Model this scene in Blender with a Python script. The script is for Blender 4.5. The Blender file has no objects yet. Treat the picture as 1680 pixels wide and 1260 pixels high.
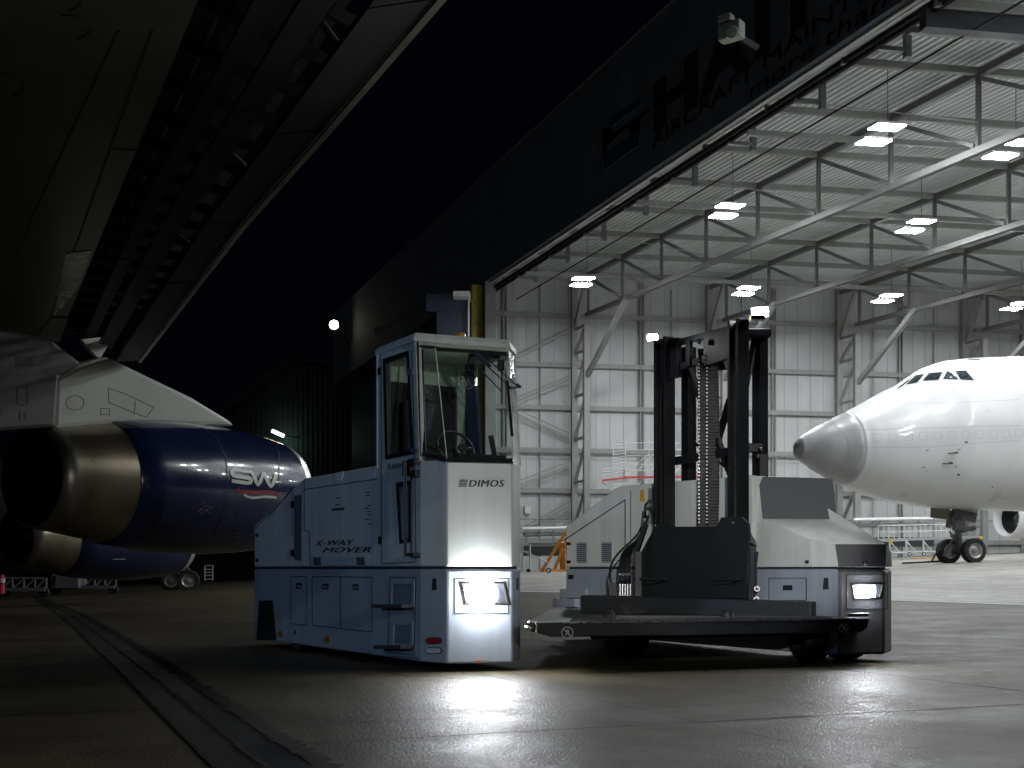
import bpy, bmesh, math, random
from mathutils import Vector, Matrix
from mathutils.bvhtree import BVHTree
random.seed(7)
S = bpy.context.scene
COL = S.collection
V = Vector
# ------------------------------------------------------------------ camera
EYE = 0.93; F = 2000.0; HZ = 933.0
cam = bpy.data.cameras.new('camera'); camo = bpy.data.objects.new('camera', cam); COL.objects.link(camo)
camo.location = (0, 0, EYE); camo.rotation_euler = (math.pi/2, 0, 0)
cam.lens = 36*F/1680; cam.sensor_width = 36; cam.shift_y = (HZ-630)/1680
cam.clip_start = 0.1; cam.clip_end = 2000
S.camera = camo
# ------------------------------------------------------------------ world: night sky
W = bpy.data.worlds.new('World'); S.world = W; W.use_nodes = True
nt = W.node_tree; bg = nt.nodes['Background']
sky = nt.nodes.new('ShaderNodeTexSky'); sky.sky_type = 'NISHITA'; sky.sun_disc = False
sky.sun_elevation = math.radians(-6); sky.sun_rotation = math.radians(200)
tint = nt.nodes.new('ShaderNodeMixRGB'); tint.blend_type = 'ADD'; tint.inputs[0].default_value = 1
tint.inputs[2].default_value = (0.010, 0.014, 0.030, 1)
nt.links.new(sky.outputs[0], tint.inputs[1]); nt.links.new(tint.outputs[0], bg.inputs[0])
bg.inputs[1].default_value = 0.05
S.view_settings.view_transform = 'Standard'; S.view_settings.look = 'None'
S.view_settings.exposure = 0; S.view_settings.gamma = 1
# added weak directional light, lifts the dark facade and its lettering
sl = bpy.data.lights.new('added_facade_fill', 'SUN'); sl.energy = 0.075; sl.angle = math.radians(0.5); sl.color = (.8, .9, 1)
so = bpy.data.objects.new('added_facade_fill', sl); COL.objects.link(so)
so.rotation_euler = V((.55, .7, -.45)).to_track_quat('-Z', 'Y').to_euler()
LAMP_E = 240.0

# ------------------------------------------------------------------ helpers
def smooth(a, b, x):
    t = max(0, min(1, (x-a)/(b-a))); return t*t*(3-2*t)
def zg(x, y):                                   # the apron falls gently to the left
    return smooth(12, 50, y)*(.038*max(-90, min(90, x))+.0058*min(y, 130))
def P(px, py, D): return V(((px-840)/F*D, D, EYE+(HZ-py)/F*D))
def PH(px, py, H):
    D = H*F/(HZ-py); return P(px, py, D)
def groundD(px, py):
    D = 4.0
    while D < 160:
        x = (px-840)/F*D
        if EYE-(py-HZ)/F*D <= zg(x, D): break
        D += .02 if D < 20 else .1
    return D
def G3(px, py, dz=0):
    D = groundD(px, py); x = (px-840)/F*D; return V((x, D, zg(x, D)+dz))
def vplane(p0, p1):
    a = V((p0[0], p0[1], 0)); b = V((p1[0], p1[1], 0)); d = (b-a).normalized()
    n = V((d.y, -d.x, 0))
    if n.dot(V((0, 0, 0))-a) < 0: n = -n
    return (a, n)
def plane3(a, b, c):
    n = (b-a).cross(c-a).normalized()
    if n.dot(V((0, 0, EYE))-a) < 0: n = -n
    return (a, n)
def on(px, py, pl, off=0.0):
    o = V((0, 0, EYE)); d = V(((px-840)/F, 1, (HZ-py)/F))
    t = (pl[0]-o).dot(pl[1])/d.dot(pl[1])
    return o+d*t+pl[1]*off

MATS = {}
def mat(name, col, rough=.5, metal=0, var=.08, scale=3, bump=0, bscale=40, emit=None, estr=0, spec=.5, coat=0, rvar=.08, streak=0):
    if name in MATS: return MATS[name]
    m = bpy.data.materials.new(name); m.use_nodes = True; n = m.node_tree; b = n.nodes['Principled BSDF']
    b.inputs['Roughness'].default_value = rough; b.inputs['Metallic'].default_value = metal
    b.inputs['Specular IOR Level'].default_value = spec
    if coat: b.inputs['Coat Weight'].default_value = coat; b.inputs['Coat Roughness'].default_value = .04
    tc = n.nodes.new('ShaderNodeTexCoord'); nz = n.nodes.new('ShaderNodeTexNoise')
    nz.inputs['Scale'].default_value = scale; nz.inputs['Detail'].default_value = 6
    n.links.new(tc.outputs['Object'], nz.inputs['Vector'])
    rp = n.nodes.new('ShaderNodeValToRGB'); rp.color_ramp.elements[0].position = .3; rp.color_ramp.elements[1].position = .7
    rp.color_ramp.elements[0].color = tuple(c*(1-var) for c in col)+(1,)
    rp.color_ramp.elements[1].color = tuple(min(1, c*(1+var)) for c in col)+(1,)
    n.links.new(nz.outputs['Fac'], rp.inputs[0]); n.links.new(rp.outputs[0], b.inputs['Base Color'])
    if streak:      # rain streaks and grime: noise stretched downwards, broken up by a second noise
        mpg = n.nodes.new('ShaderNodeMapping'); mpg.inputs['Scale'].default_value = (1, 1, .07); n.links.new(tc.outputs['Object'], mpg.inputs[0])
        ns = n.nodes.new('ShaderNodeTexNoise'); ns.inputs['Scale'].default_value = streak; ns.inputs['Detail'].default_value = 5; n.links.new(mpg.outputs[0], ns.inputs['Vector'])
        r2 = n.nodes.new('ShaderNodeValToRGB'); r2.color_ramp.elements[0].position = .38; r2.color_ramp.elements[1].position = .62
        r2.color_ramp.elements[0].color = (.66, .65, .62, 1); r2.color_ramp.elements[1].color = (1, 1, 1, 1)
        n.links.new(ns.outputs['Fac'], r2.inputs[0]); mg = n.nodes.new('ShaderNodeMixRGB'); mg.blend_type = 'MULTIPLY'; mg.inputs[0].default_value = .28
        n.links.new(rp.outputs[0], mg.inputs[1]); n.links.new(r2.outputs[0], mg.inputs[2]); n.links.new(mg.outputs[0], b.inputs['Base Color'])
    mr = n.nodes.new('ShaderNodeMapRange'); mr.inputs['To Min'].default_value = max(.02, rough-rvar); mr.inputs['To Max'].default_value = min(1, rough+rvar)
    n.links.new(nz.outputs['Fac'], mr.inputs[0]); n.links.new(mr.outputs[0], b.inputs['Roughness'])
    if bump:
        n2 = n.nodes.new('ShaderNodeTexNoise'); n2.inputs['Scale'].default_value = bscale; n2.inputs['Detail'].default_value = 4
        n.links.new(tc.outputs['Object'], n2.inputs['Vector'])
        bp = n.nodes.new('ShaderNodeBump'); bp.inputs['Strength'].default_value = bump; bp.inputs['Distance'].default_value = .01
        n.links.new(n2.outputs['Fac'], bp.inputs['Height']); n.links.new(bp.outputs[0], b.inputs['Normal'])
    if emit:
        b.inputs['Emission Color'].default_value = tuple(emit)+(1,); b.inputs['Emission Strength'].default_value = estr
    MATS[name] = m; return m
def glassmat(name, tint=(.8, .85, .85), k=1.0):
    m = bpy.data.materials.new(name); m.use_nodes = True; n = m.node_tree; n.nodes.clear()
    o = n.nodes.new('ShaderNodeOutputMaterial'); mx = n.nodes.new('ShaderNodeMixShader')
    t = n.nodes.new('ShaderNodeBsdfTransparent'); t.inputs[0].default_value = tuple(tint)+(1,)
    g = n.nodes.new('ShaderNodeBsdfGlossy'); g.inputs['Roughness'].default_value = .03
    f0 = n.nodes.new('ShaderNodeLayerWeight'); f0.inputs[0].default_value = .5
    f1 = n.nodes.new('ShaderNodeMath'); f1.operation = 'POWER'; f1.inputs[1].default_value = 4; n.links.new(f0.outputs['Facing'], f1.inputs[0])
    f = n.nodes.new('ShaderNodeMath'); f.operation = 'MULTIPLY_ADD'; f.inputs[1].default_value = .8; f.inputs[2].default_value = .06; n.links.new(f1.outputs[0], f.inputs[0])
    # rain spots on the pane
    tc = n.nodes.new('ShaderNodeTexCoord'); vz = n.nodes.new('ShaderNodeTexVoronoi'); vz.inputs['Scale'].default_value = 45
    n.links.new(tc.outputs['Object'], vz.inputs['Vector'])
    bp = n.nodes.new('ShaderNodeBump'); bp.inputs['Strength'].default_value = .25; bp.inputs['Distance'].default_value = .004
    n.links.new(vz.outputs['Distance'], bp.inputs['Height']); n.links.new(bp.outputs[0], g.inputs['Normal'])
    n.links.new(f.outputs[0], mx.inputs[0]); n.links.new(t.outputs[0], mx.inputs[1]); n.links.new(g.outputs[0], mx.inputs[2])
    n.links.new(mx.outputs[0], o.inputs[0]); return m

class MB:
    def __init__(s): s.v = []; s.f = []
    def add(s, vs, fs):
        k = len(s.v); s.v += [V(x) for x in vs]; s.f += [tuple(i+k for i in f) for f in fs]; return s
    def hexa(s, p):   # 8 points: bottom 4, top 4
        return s.add(p, [(3, 2, 1, 0), (4, 5, 6, 7), (0, 1, 5, 4), (1, 2, 6, 5), (2, 3, 7, 6), (3, 0, 4, 7)])
    def box(s, c, sz, ax=None):
        c = V(c); X, Y, Z = ax if ax else (V((1, 0, 0)), V((0, 1, 0)), V((0, 0, 1)))
        X = X*sz[0]/2; Y = Y*sz[1]/2; Z = Z*sz[2]/2
        return s.hexa([c-X-Y-Z, c+X-Y-Z, c+X+Y-Z, c-X+Y-Z, c-X-Y+Z, c+X-Y+Z, c+X+Y+Z, c-X+Y+Z])
    def beam(s, a, b, w, h=None, up=V((0, 0, 1))):
        a = V(a); b = V(b); h = h or w; d = (b-a).normalized()
        x = d.cross(up)
        if x.length < 1e-3: x = d.cross(V((0, 1, 0)))
        x.normalize(); y = x.cross(d).normalized(); x = x*w/2; y = y*h/2
        return s.hexa([a-x-y, a+x-y, a+x+y, a-x+y, b-x-y, b+x-y, b+x+y, b-x+y])
    def tube(s, pts, r, n=8, caps=True):
        pts = [V(p) for p in pts]; rs = r if isinstance(r, (list, tuple)) else [r]*len(pts); k = len(s.v)
        prev = None
        for i, p in enumerate(pts):
            d = (pts[min(i+1, len(pts)-1)]-pts[max(i-1, 0)]).normalized()
            if prev is None:
                x = d.cross(V((0, 0, 1)))
                if x.length < 1e-2: x = d.cross(V((0, 1, 0)))
            else: x = prev-d*prev.dot(d)
            x.normalize(); prev = x; y = d.cross(x)
            for j in range(n):
                a = 2*math.pi*j/n; s.v.append(p+x*math.cos(a)*rs[i]+y*math.sin(a)*rs[i])
        for i in range(len(pts)-1):
            for j in range(n):
                s.f.append((k+i*n+j, k+i*n+(j+1) % n, k+(i+1)*n+(j+1) % n, k+(i+1)*n+j))
        if caps:
            s.f.append(tuple(k+j for j in range(n))[::-1]); s.f.append(tuple(k+(len(pts)-1)*n+j for j in range(n)))
        return s
    def slab(s, poly, n, t0, t1):
        m = len(poly); a = [V(p)+n*t0 for p in poly]; b = [V(p)+n*t1 for p in poly]
        fs = [tuple(range(m))[::-1], tuple(range(m, 2*m))]+[(i, (i+1) % m, m+(i+1) % m, m+i) for i in range(m)]
        return s.add(a+b, fs)
    def prism(s, plan, z0, z1):
        return s.slab([V((p[0], p[1], 0)) for p in plan], V((0, 0, 1)), z0, z1)
    def loftpoly(s, A, B):
        m = len(A)
        return s.add(A+B, [tuple(range(m))[::-1], tuple(range(m, 2*m))]+[(i, (i+1) % m, m+(i+1) % m, m+i) for i in range(m)])
    def ring(s, outer, inner, n, t0, t1):
        m = len(outer); pts = []
        for t in (t0, t1):
            pts += [V(p)+n*t for p in outer]+[V(p)+n*t for p in inner]
        fs = []
        for i in range(m):
            j = (i+1) % m
            fs += [(i, j, m+j, m+i), (2*m+i, 2*m+j, 3*m+j, 3*m+i), (i, j, 2*m+j, 2*m+i), (m+i, m+j, 3*m+j, 3*m+i)]
        return s.add(pts, fs)
    def lathe(s, c, ax, prof, n=40, cap0=False, cap1=False):
        ax = V(ax).normalized(); x = ax.cross(V((0, 0, 1)))
        if x.length < 1e-3: x = V((1, 0, 0))
        x.normalize(); y = ax.cross(x); k = len(s.v); c = V(c)
        for (t, r) in prof:
            for j in range(n):
                a = 2*math.pi*j/n; s.v.append(c+ax*t+x*math.cos(a)*r+y*math.sin(a)*r)
        for i in range(len(prof)-1):
            for j in range(n): s.f.append((k+i*n+j, k+i*n+(j+1) % n, k+(i+1)*n+(j+1) % n, k+(i+1)*n+j))
        if cap0: s.f.append(tuple(k+j for j in range(n)))
        if cap1: s.f.append(tuple(k+(len(prof)-1)*n+j for j in range(n)))
        return s
    def bvh(s): return BVHTree.FromPolygons([tuple(p) for p in s.v], s.f)
    def build(s, name, m, parent=None, sm=False, bevel=0, label=None, loc=None):
        off = V((0, 0, 0)); q = parent
        while q is not None: off += q.location; q = q.parent
        if loc is not None: off = V(loc)
        me = bpy.data.meshes.new(name); me.from_pydata([tuple(p-off) for p in s.v], [], s.f)
        b = bmesh.new(); b.from_mesh(me); bmesh.ops.recalc_face_normals(b, faces=b.faces)
        b.to_mesh(me); b.free()
        if sm:
            me.polygons.foreach_set('use_smooth', [True]*len(me.polygons))
        me.materials.append(m); o = bpy.data.objects.new(name, me); COL.objects.link(o)
        if parent is not None: o.parent = parent
        elif loc is not None: o.location = loc
        if bevel:
            bv = o.modifiers.new('bevel', 'BEVEL'); bv.width = bevel; bv.segments = 2; bv.limit_method = 'ANGLE'; bv.angle_limit = math.radians(25)
            bv.harden_normals = False
        if label: o['label'] = label
        return o
def tag(o, label, cat, group=None):
    o['label'] = label; o['category'] = cat
    if group: o['group'] = group
    return o
def thing(name, label, cat, loc=(0, 0, 0), group=None):
    o = bpy.data.objects.new(name, None); COL.objects.link(o); o.location = loc; o.empty_display_size = .3
    return tag(o, label, cat, group)
def struct(o): o['kind'] = 'structure'; return o
def dup(root, loc, label=None):
    r = root.copy(); COL.objects.link(r); r.location = loc
    if label: r['label'] = label
    for ch in list(root.children):
        c = ch.copy(); COL.objects.link(c); c.parent = r
        for g in list(ch.children):
            d = g.copy(); COL.objects.link(d); d.parent = c
    return r
def textmesh(s, shear=0, offset=0, spacing=1):
    cu = bpy.data.curves.new('t', 'FONT'); cu.body = s; cu.shear = shear; cu.offset = offset; cu.space_character = spacing; cu.resolution_u = 3
    o = bpy.data.objects.new('t', cu); COL.objects.link(o)
    dg = bpy.context.evaluated_depsgraph_get(); me = bpy.data.meshes.new_from_object(o.evaluated_get(dg))
    vs = [v.co.copy() for v in me.vertices]; fs = [tuple(p.vertices) for p in me.polygons]
    bpy.data.objects.remove(o); bpy.data.meshes.remove(me)
    return vs, fs
def text_on(s, O, R, up, h, n, name, m, parent, off=.004, shear=0, offset=0, spacing=1, caph=.7, bold=0):
    vs, fs = textmesh(s, shear, offset, spacing)
    x0 = min(v.x for v in vs); x1 = max(v.x for v in vs); ux = (R-O)/(x1-x0)
    b = MB(); b.add([O+ux*(v.x-x0)+up*(v.y*h/caph)+n*off for v in vs], fs)
    if bold:
        for q, dx in enumerate((-.5, .5)): b.add([O+ux*(v.x-x0)+ux.normalized()*bold*dx+up*(v.y*h/caph)+n*(off-.001*(q+1)) for v in vs], fs)
    return b.build(name, m, parent)
def cast(bvh, px, py, off):
    d = V(((px-840)/F, 1, (HZ-py)/F)).normalized(); o = V((0, 0, EYE))
    h, n, i, t = bvh.ray_cast(o, d)
    if h is None: return None
    if n.dot(d) > 0: n = -n
    return h+n*off
def ribbon(b, bvh, pts, w, off=.02, step=3.0):
    """painted stripe on a curved skin"""
    dense = []
    for (x0, y0), (x1, y1) in zip(pts[:-1], pts[1:]):
        m = max(1, int(math.hypot(x1-x0, y1-y0)/step))
        dense += [(x0+(x1-x0)*i/m, y0+(y1-y0)*i/m) for i in range(m)]
    dense.append(pts[-1]); prev = None
    for i, (x, y) in enumerate(dense):
        a = dense[max(0, i-1)]; c = dense[min(len(dense)-1, i+1)]
        L = math.hypot(c[0]-a[0], c[1]-a[1]) or 1; nx = -(c[1]-a[1])/L*w/2; ny = (c[0]-a[0])/L*w/2
        p = cast(bvh, x+nx, y+ny, off); q = cast(bvh, x-nx, y-ny, off)
        if p is None or q is None: prev = None; continue
        if prev: b.add([prev[0], prev[1], q, p], [(0, 1, 2, 3)])
        prev = (p, q)
def patch(b, bvh, quad, off=.02, n=5):
    g = []
    for i in range(n+1):
        for j in range(n+1):
            u = i/n; w = j/n
            x = (quad[0][0]*(1-u)+quad[1][0]*u)*(1-w)+(quad[3][0]*(1-u)+quad[2][0]*u)*w
            y = (quad[0][1]*(1-u)+quad[1][1]*u)*(1-w)+(quad[3][1]*(1-u)+quad[2][1]*u)*w
            g.append(cast(bvh, x, y, off))
    if any(q is None for q in g): return
    k = n+1
    b.add(g, [(i*k+j, (i+1)*k+j, (i+1)*k+j+1, i*k+j+1) for i in range(n) for j in range(n)])

# ------------------------------------------------------------------ materials
paint = mat('white paint', (.60, .63, .62), .38, var=.05, scale=2, bump=.06, bscale=14, coat=.25, streak=9)
paintlow = mat('grey blue paint', (.30, .34, .40), .42, var=.07, scale=2, bump=.06, bscale=14, coat=.2, streak=9)
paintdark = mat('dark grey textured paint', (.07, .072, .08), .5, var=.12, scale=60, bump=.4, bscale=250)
black = mat('black steel', (.006, .007, .010), .5, spec=.3, var=.2, scale=8, bump=.1, bscale=80)
blackplate = mat('charcoal plate', (.007, .0085, .011), .5, var=.15, scale=3, bump=.15, bscale=150)
rubber = mat('tyre rubber', (.012, .012, .013), .75, bump=.2, bscale=60)
gasket = mat('black gasket', (.01, .012, .016), .5)
groove = mat('dark seam gap', (.02, .023, .03), .8)  # dark tone of panel joints and louvres
chrome = mat('bright steel', (.6, .6, .6), .22, metal=1, var=.1)
steelrail = mat('worn rail steel', (.22, .2, .17), .3, metal=1, var=.4, scale=30)
inkdark = mat('dark lettering', (.03, .04, .035), .5)
inkred = mat('red lettering', (.35, .01, .015), .5)
labelgrey = mat('grey label', (.2, .22, .25), .5)
glass = glassmat('cab glass', (.84, .89, .88))
interior = mat('cab lining', (.36, .42, .36), .7, bump=.3, bscale=90, var=.15, scale=20)
interiordark = mat('dark cab lining', (.005, .006, .010), .6, bump=.2, bscale=60)
seatcloth = mat('seat fabric', (.03, .03, .035), .9, bump=.4, bscale=120)
lampglow = mat('headlight led', (1, 1, 1), .3, emit=(.93, .96, 1), estr=260)
mastglow = mat('work lamp led', (1, 1, 1), .3, emit=(.97, .98, 1), estr=220)
concrete_in = None

# ------------------------------------------------------------------ ground
def ground_material(name, base, rbase, joints=True, rough=.42):
    m = bpy.data.materials.new(name); m.use_nodes = True; n = m.node_tree; b = n.nodes['Principled BSDF']; L = n.links.new
    tc = n.nodes.new('ShaderNodeTexCoord'); mp = n.nodes.new('ShaderNodeMapping'); mp.inputs['Rotation'].default_value = (0, 0, math.radians(-22.5))
    L(tc.outputs['Object'], mp.inputs[0])
    def noise(s, d=8, r=.6):
        q = n.nodes.new('ShaderNodeTexNoise'); q.inputs['Scale'].default_value = s; q.inputs['Detail'].default_value = d; q.inputs['Roughness'].default_value = r
        L(mp.outputs[0], q.inputs['Vector']); return q
    def ramp(src, p0, c0, p1, c1):
        r = n.nodes.new('ShaderNodeValToRGB'); e = r.color_ramp.elements; e[0].position = p0; e[1].position = p1; e[0].color = c0+(1,); e[1].color = c1+(1,)
        L(src, r.inputs[0]); return r
    big = noise(.25, 6); mid = noise(2.5); fine = noise(90, 3)
    c1 = ramp(big.outputs['Fac'], .35, tuple(x*.75 for x in base), .65, tuple(x*1.2 for x in base))
    c2 = ramp(mid.outputs['Fac'], .3, (.72, .72, .72), .7, (1.15, 1.15, 1.15))
    c3 = ramp(fine.outputs['Fac'], .35, (.6, .6, .6), .65, (1.3, 1.3, 1.3))
    def mul(a, b_, f=1):
        q = n.nodes.new('ShaderNodeMixRGB'); q.blend_type = 'MULTIPLY'; q.inputs[0].default_value = f; L(a, q.inputs[1]); L(b_, q.inputs[2]); return q.outputs[0]
    col = mul(mul(c1.outputs[0], c2.outputs[0]), c3.outputs[0])
    if joints:
        br = n.nodes.new('ShaderNodeTexBrick'); br.offset = 0; br.inputs['Scale'].default_value = 1
        br.inputs['Brick Width'].default_value = 5.0; br.inputs['Row Height'].default_value = 3.9; br.inputs['Mortar Size'].default_value = .018
        br.inputs['Color1'].default_value = (1, 1, 1, 1); br.inputs['Color2'].default_value = (.88, .88, .88, 1); br.inputs['Mortar'].default_value = (.12, .12, .12, 1)
        mpp = n.nodes.new('ShaderNodeMapping'); mpp.inputs['Location'].default_value = (1.1, .6, 0)
        # wobble the joints a little
        wn = noise(1.2, 4); vm = n.nodes.new('ShaderNodeVectorMath'); vm.operation = 'SCALE'; vm.inputs['Scale'].default_value = .05
        L(wn.outputs['Color'], vm.inputs[0]); va = n.nodes.new('ShaderNodeVectorMath'); L(mp.outputs[0], va.inputs[0]); L(vm.outputs[0], va.inputs[1])
        L(va.outputs[0], mpp.inputs[0]); L(mpp.outputs[0], br.inputs['Vector']); col = mul(col, br.outputs['Color'])
    # damp and oily patches
    st = noise(.9, 9, .7); sr = ramp(st.outputs['Fac'], .44, (1, 1, 1), .62, (.5, .46, .42)); col = mul(col, sr.outputs[0])
    L(col, b.inputs['Base Color'])
    rr = n.nodes.new('ShaderNodeMapRange'); rr.inputs['From Min'].default_value = .3; rr.inputs['From Max'].default_value = .7
    rr.inputs['To Min'].default_value = rough+.16; rr.inputs['To Max'].default_value = rough-.12; L(st.outputs['Fac'], rr.inputs[0]); L(rr.outputs[0], b.inputs['Roughness'])
    b.inputs['Specular IOR Level'].default_value = .24
    bp = n.nodes.new('ShaderNodeBump'); bp.inputs['Strength'].default_value = .45; bp.inputs['Distance'].default_value = .009
    vo = n.nodes.new('ShaderNodeTexNoise'); vo.inputs['Scale'].default_value = 75; vo.inputs['Detail'].default_value = 6; vo.inputs['Roughness'].default_value = .7; L(tc.outputs['Object'], vo.inputs['Vector'])
    v2 = n.nodes.new('ShaderNodeTexVoronoi'); v2.inputs['Scale'].default_value = 62; L(tc.outputs['Object'], v2.inputs['Vector'])
    ma = n.nodes.new('ShaderNodeMath'); ma.operation = 'ADD'; L(vo.outputs['Fac'], ma.inputs[0]); L(v2.outputs['Distance'], ma.inputs[1]); L(ma.outputs[0], bp.inputs['Height'])
    pit = n.nodes.new('ShaderNodeTexVoronoi'); pit.inputs['Scale'].default_value = 40; L(tc.outputs['Object'], pit.inputs['Vector']); pr = ramp(pit.outputs['Distance'], .10, (.35, .35, .35), .22, (1, 1, 1)); 
    if joints: L(mul(col, pr.outputs[0]), b.inputs['Base Color']); L(bp.outputs[0], b.inputs['Normal'])
    return m
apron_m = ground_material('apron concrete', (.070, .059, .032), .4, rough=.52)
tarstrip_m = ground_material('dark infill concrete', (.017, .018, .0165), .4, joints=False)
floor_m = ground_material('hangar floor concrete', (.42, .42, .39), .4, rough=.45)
tar = mat('tar seam', (.003, .003, .005), .8, spec=.1, bump=.3, bscale=60)
linew = mat('painted white line', (.8, .8, .76), .6, var=.2, scale=6)

def sheet(corners, nx, ny, dz):      # corners: 4 plan points; laid on the ground height
    b = MB(); vs = []
    for i in range(nx+1):
        for j in range(ny+1):
            u = i/nx; w = j/ny
            x = (corners[0][0]*(1-u)+corners[1][0]*u)*(1-w)+(corners[3][0]*(1-u)+corners[2][0]*u)*w
            y = (corners[0][1]*(1-u)+corners[1][1]*u)*(1-w)+(corners[3][1]*(1-u)+corners[2][1]*u)*w
            vs.append((x, y, zg(x, y)+dz))
    k = ny+1
    b.add(vs, [(i*k+j, (i+1)*k+j, (i+1)*k+j+1, i*k+j+1) for i in range(nx) for j in range(ny)]); return b
xs = [-900, -500, -300, -180, -120, -90]+[i for i in range(-75, 76)]+[90, 120, 180, 300, 500, 900]
ys = [-300, -100, -40, -20]+[i for i in range(-10, 131)]+[150, 180, 230, 320, 500, 900, 1500]
b = MB(); k = len(ys)
b.add([(x, y, zg(x, y)) for x in xs for y in ys], [(i*k+j, (i+1)*k+j, (i+1)*k+j+1, i*k+j+1) for i in range(len(xs)-1) for j in range(k-1)])
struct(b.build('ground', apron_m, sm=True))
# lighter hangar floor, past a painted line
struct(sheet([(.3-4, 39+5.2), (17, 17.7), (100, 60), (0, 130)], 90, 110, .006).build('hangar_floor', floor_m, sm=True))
def line_on_ground(p0, p1, w, dz, n=60):
    a = V((p0[0], p0[1], 0)); c = V((p1[0], p1[1], 0)); d = (c-a).normalized(); s = V((-d.y, d.x, 0))*w/2
    return sheet([(a-s)[:2], (c-s)[:2], (c+s)[:2], (a+s)[:2]], n, 1, dz)
b = line_on_ground((-3.7, 44.1), (17, 17.6), .26, .012)
struct(b.build('painted_line', linew, sm=True))
b = line_on_ground((7, 47.5), (30, 37), .12, .012); struct(b.build('painted_line', linew, sm=True))
# drainage strip with tar seams
q0 = V((-1.39, 5.69)); q1 = V((-17, 44)); e = (q1-q0).normalized(); q0 = q0-e*4; q1 = q0+e*70; r = V((e.y, -e.x))
def strip(o0, o1, dz, n=120):
    return sheet([(q0+r*o0)[:], (q1+r*o0)[:], (q1+r*o1)[:], (q0+r*o1)[:]], n, 1, dz)
struct(strip(0, .46, .005).build('path', tarstrip_m, sm=True))
def rough_seam(o, w, amp, gaps=0, dz=.009):
    b = MB(); t = 0; prev = None
    while t < 60:
        c = q0+e*t; wl = w*(.5+random.random()*amp)*(1 if random.random() > gaps else .2); wr = w*(.5+random.random()*amp)*(1 if random.random() > gaps else .2)
        l = c+r*(o-wl); g = c+r*(o+wr); l = V((l.x, l.y, zg(l.x, l.y)+dz)); g = V((g.x, g.y, zg(g.x, g.y)+dz))
        if prev: b.add([prev[0], prev[1], g, l], [(0, 1, 2, 3)])
        prev = (l, g); t += .035 if t < 14 else .12
    return b
b = rough_seam(0, .016, .5); b2 = rough_seam(.22, .02, 1.2, .3); b.add(b2.v, b2.f); b2 = rough_seam(.48, .05, 1.4); b.add(b2.v, b2.f)
struct(b.build('path', tar))

jt = MB(); rj = random.Random(5)
def joint(p, q, w=.022):
    L = (q-p).length; n_ = int(L/.5); d = (q-p)/n_; sn = V((-d.y, d.x)).normalized(); prev = None
    for i in range(n_+1):
        c = p+d*i+sn*(rj.random()-.5)*.02; ww = w*(.5+rj.random()*.8); a = c-sn*ww/2; g = c+sn*ww/2
        a = V((a.x, a.y, zg(a.x, a.y)+.004)); g = V((g.x, g.y, zg(g.x, g.y)+.004))
        if prev: jt.add([prev[0], prev[1], g, a], [(0, 1, 2, 3)])
        prev = (a, g)
base_ = V((-1.39, 5.69))
for t in (-1.6, 2.55, 6.6, 11.2, 15.4, 19.6, 24, 29): joint(base_+e*t-r*22, base_+e*t-r*.02); 
for t in (.6, 4.75, 9.0, 13.2, 17.4, 21.6, 26): joint(base_+e*t+r*.56, base_+e*t+r*30)
for o in (-8, -16, 6.2, 12.4, 18.6): joint(base_-e*6+r*o, base_+e*34+r*o)
struct(jt.build('path', tar))
# ------------------------------------------------------------------ the sideloader vehicle
def plan(px, D): return V(((px-840)/F*D, D))
A = plan(417, 14.96); B = plan(690, 11.2); C = plan(733, 10.95); D_ = plan(841, 11.1); E = plan(854, 11.6)
vd = (A-B).normalized(); ud = V((-vd.y, vd.x)); ud = -ud if ud.x < 0 else ud
v3 = V((vd.x, vd.y, 0)); u3 = V((ud.x, ud.y, 0)); Z = V((0, 0, 1))
FL = vplane(A, B); CH = vplane(B, C); FR = vplane(C, D_); CR = vplane(D_, E)
nF = FL[1]; nC = CH[1]; nR = FR[1]
truck = thing('sideloader_vehicle', 'white and grey platform transporter with tall glazed cab, central black mast and lit headlights', 'vehicle', (1.2, 12.5, 0))
SE = .938
Fp = A+ud*.99; 
# lower body of the cab side
b = MB(); b.prism([A, B, C, D_, E, E+vd*4.0, Fp], .075, SE-.012)
lower = b.build('lower_body', paintlow, truck, bevel=.018)
b = MB(); b.prism([p+(V((sum(q.x for q in (A, B, C, D_, E, Fp))/6, sum(q.y for q in (A, B, C, D_, E, Fp))/6))-p)*.03 for p in (A, B, C, D_, E, E+vd*4.0, Fp)], SE-.013, SE+.012)
b.build('body_joint', groove, truck)
def gr(bb, pts, pl, w=.007, off=.002, closed=False):
    q = [on(x, y, pl, off) for x, y in pts]
    if closed: q.append(q[0])
    for a, c in zip(q[:-1], q[1:]): bb.beam(a, c, w, w, up=pl[1])
b = MB()
for box_ in [[(478, 945.5), (504, 946), (504, 1026), (478, 1023)], [(513, 946), (559, 946), (559, 1031), (513, 1026)], [(559, 946), (611, 947), (611, 1036.6), (559, 1031)],
             [(641, 947), (683, 947), (680, 1075), (637, 1070)]]:
    gr(b, box_, FL, closed=True)
gr(b, [(687, 1080), (640, 1076)], FL)
b.build('panel_seam', groove, lower)
for (x, y) in [(491, 961), (535, 962), (584, 963)]:
    b = MB(); q = [on(x+dx, y+dy, FL) for dx, dy in ((-4.5, -4.5), (4.5, -4.5), (4.5, 4.5), (-4.5, 4.5))]; b.slab(q, nF, -.004, .006); hq = b.build('latch', gasket, lower)
    b = MB(); q = [on(x+dx, y+dy, FL) for dx, dy in ((-2.5, -1), (2.5, -1), (2.5, 2.5), (-2.5, 2.5))]; b.slab(q, nF, .006, .012); b.build('latch_handle', labelgrey, hq)
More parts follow.
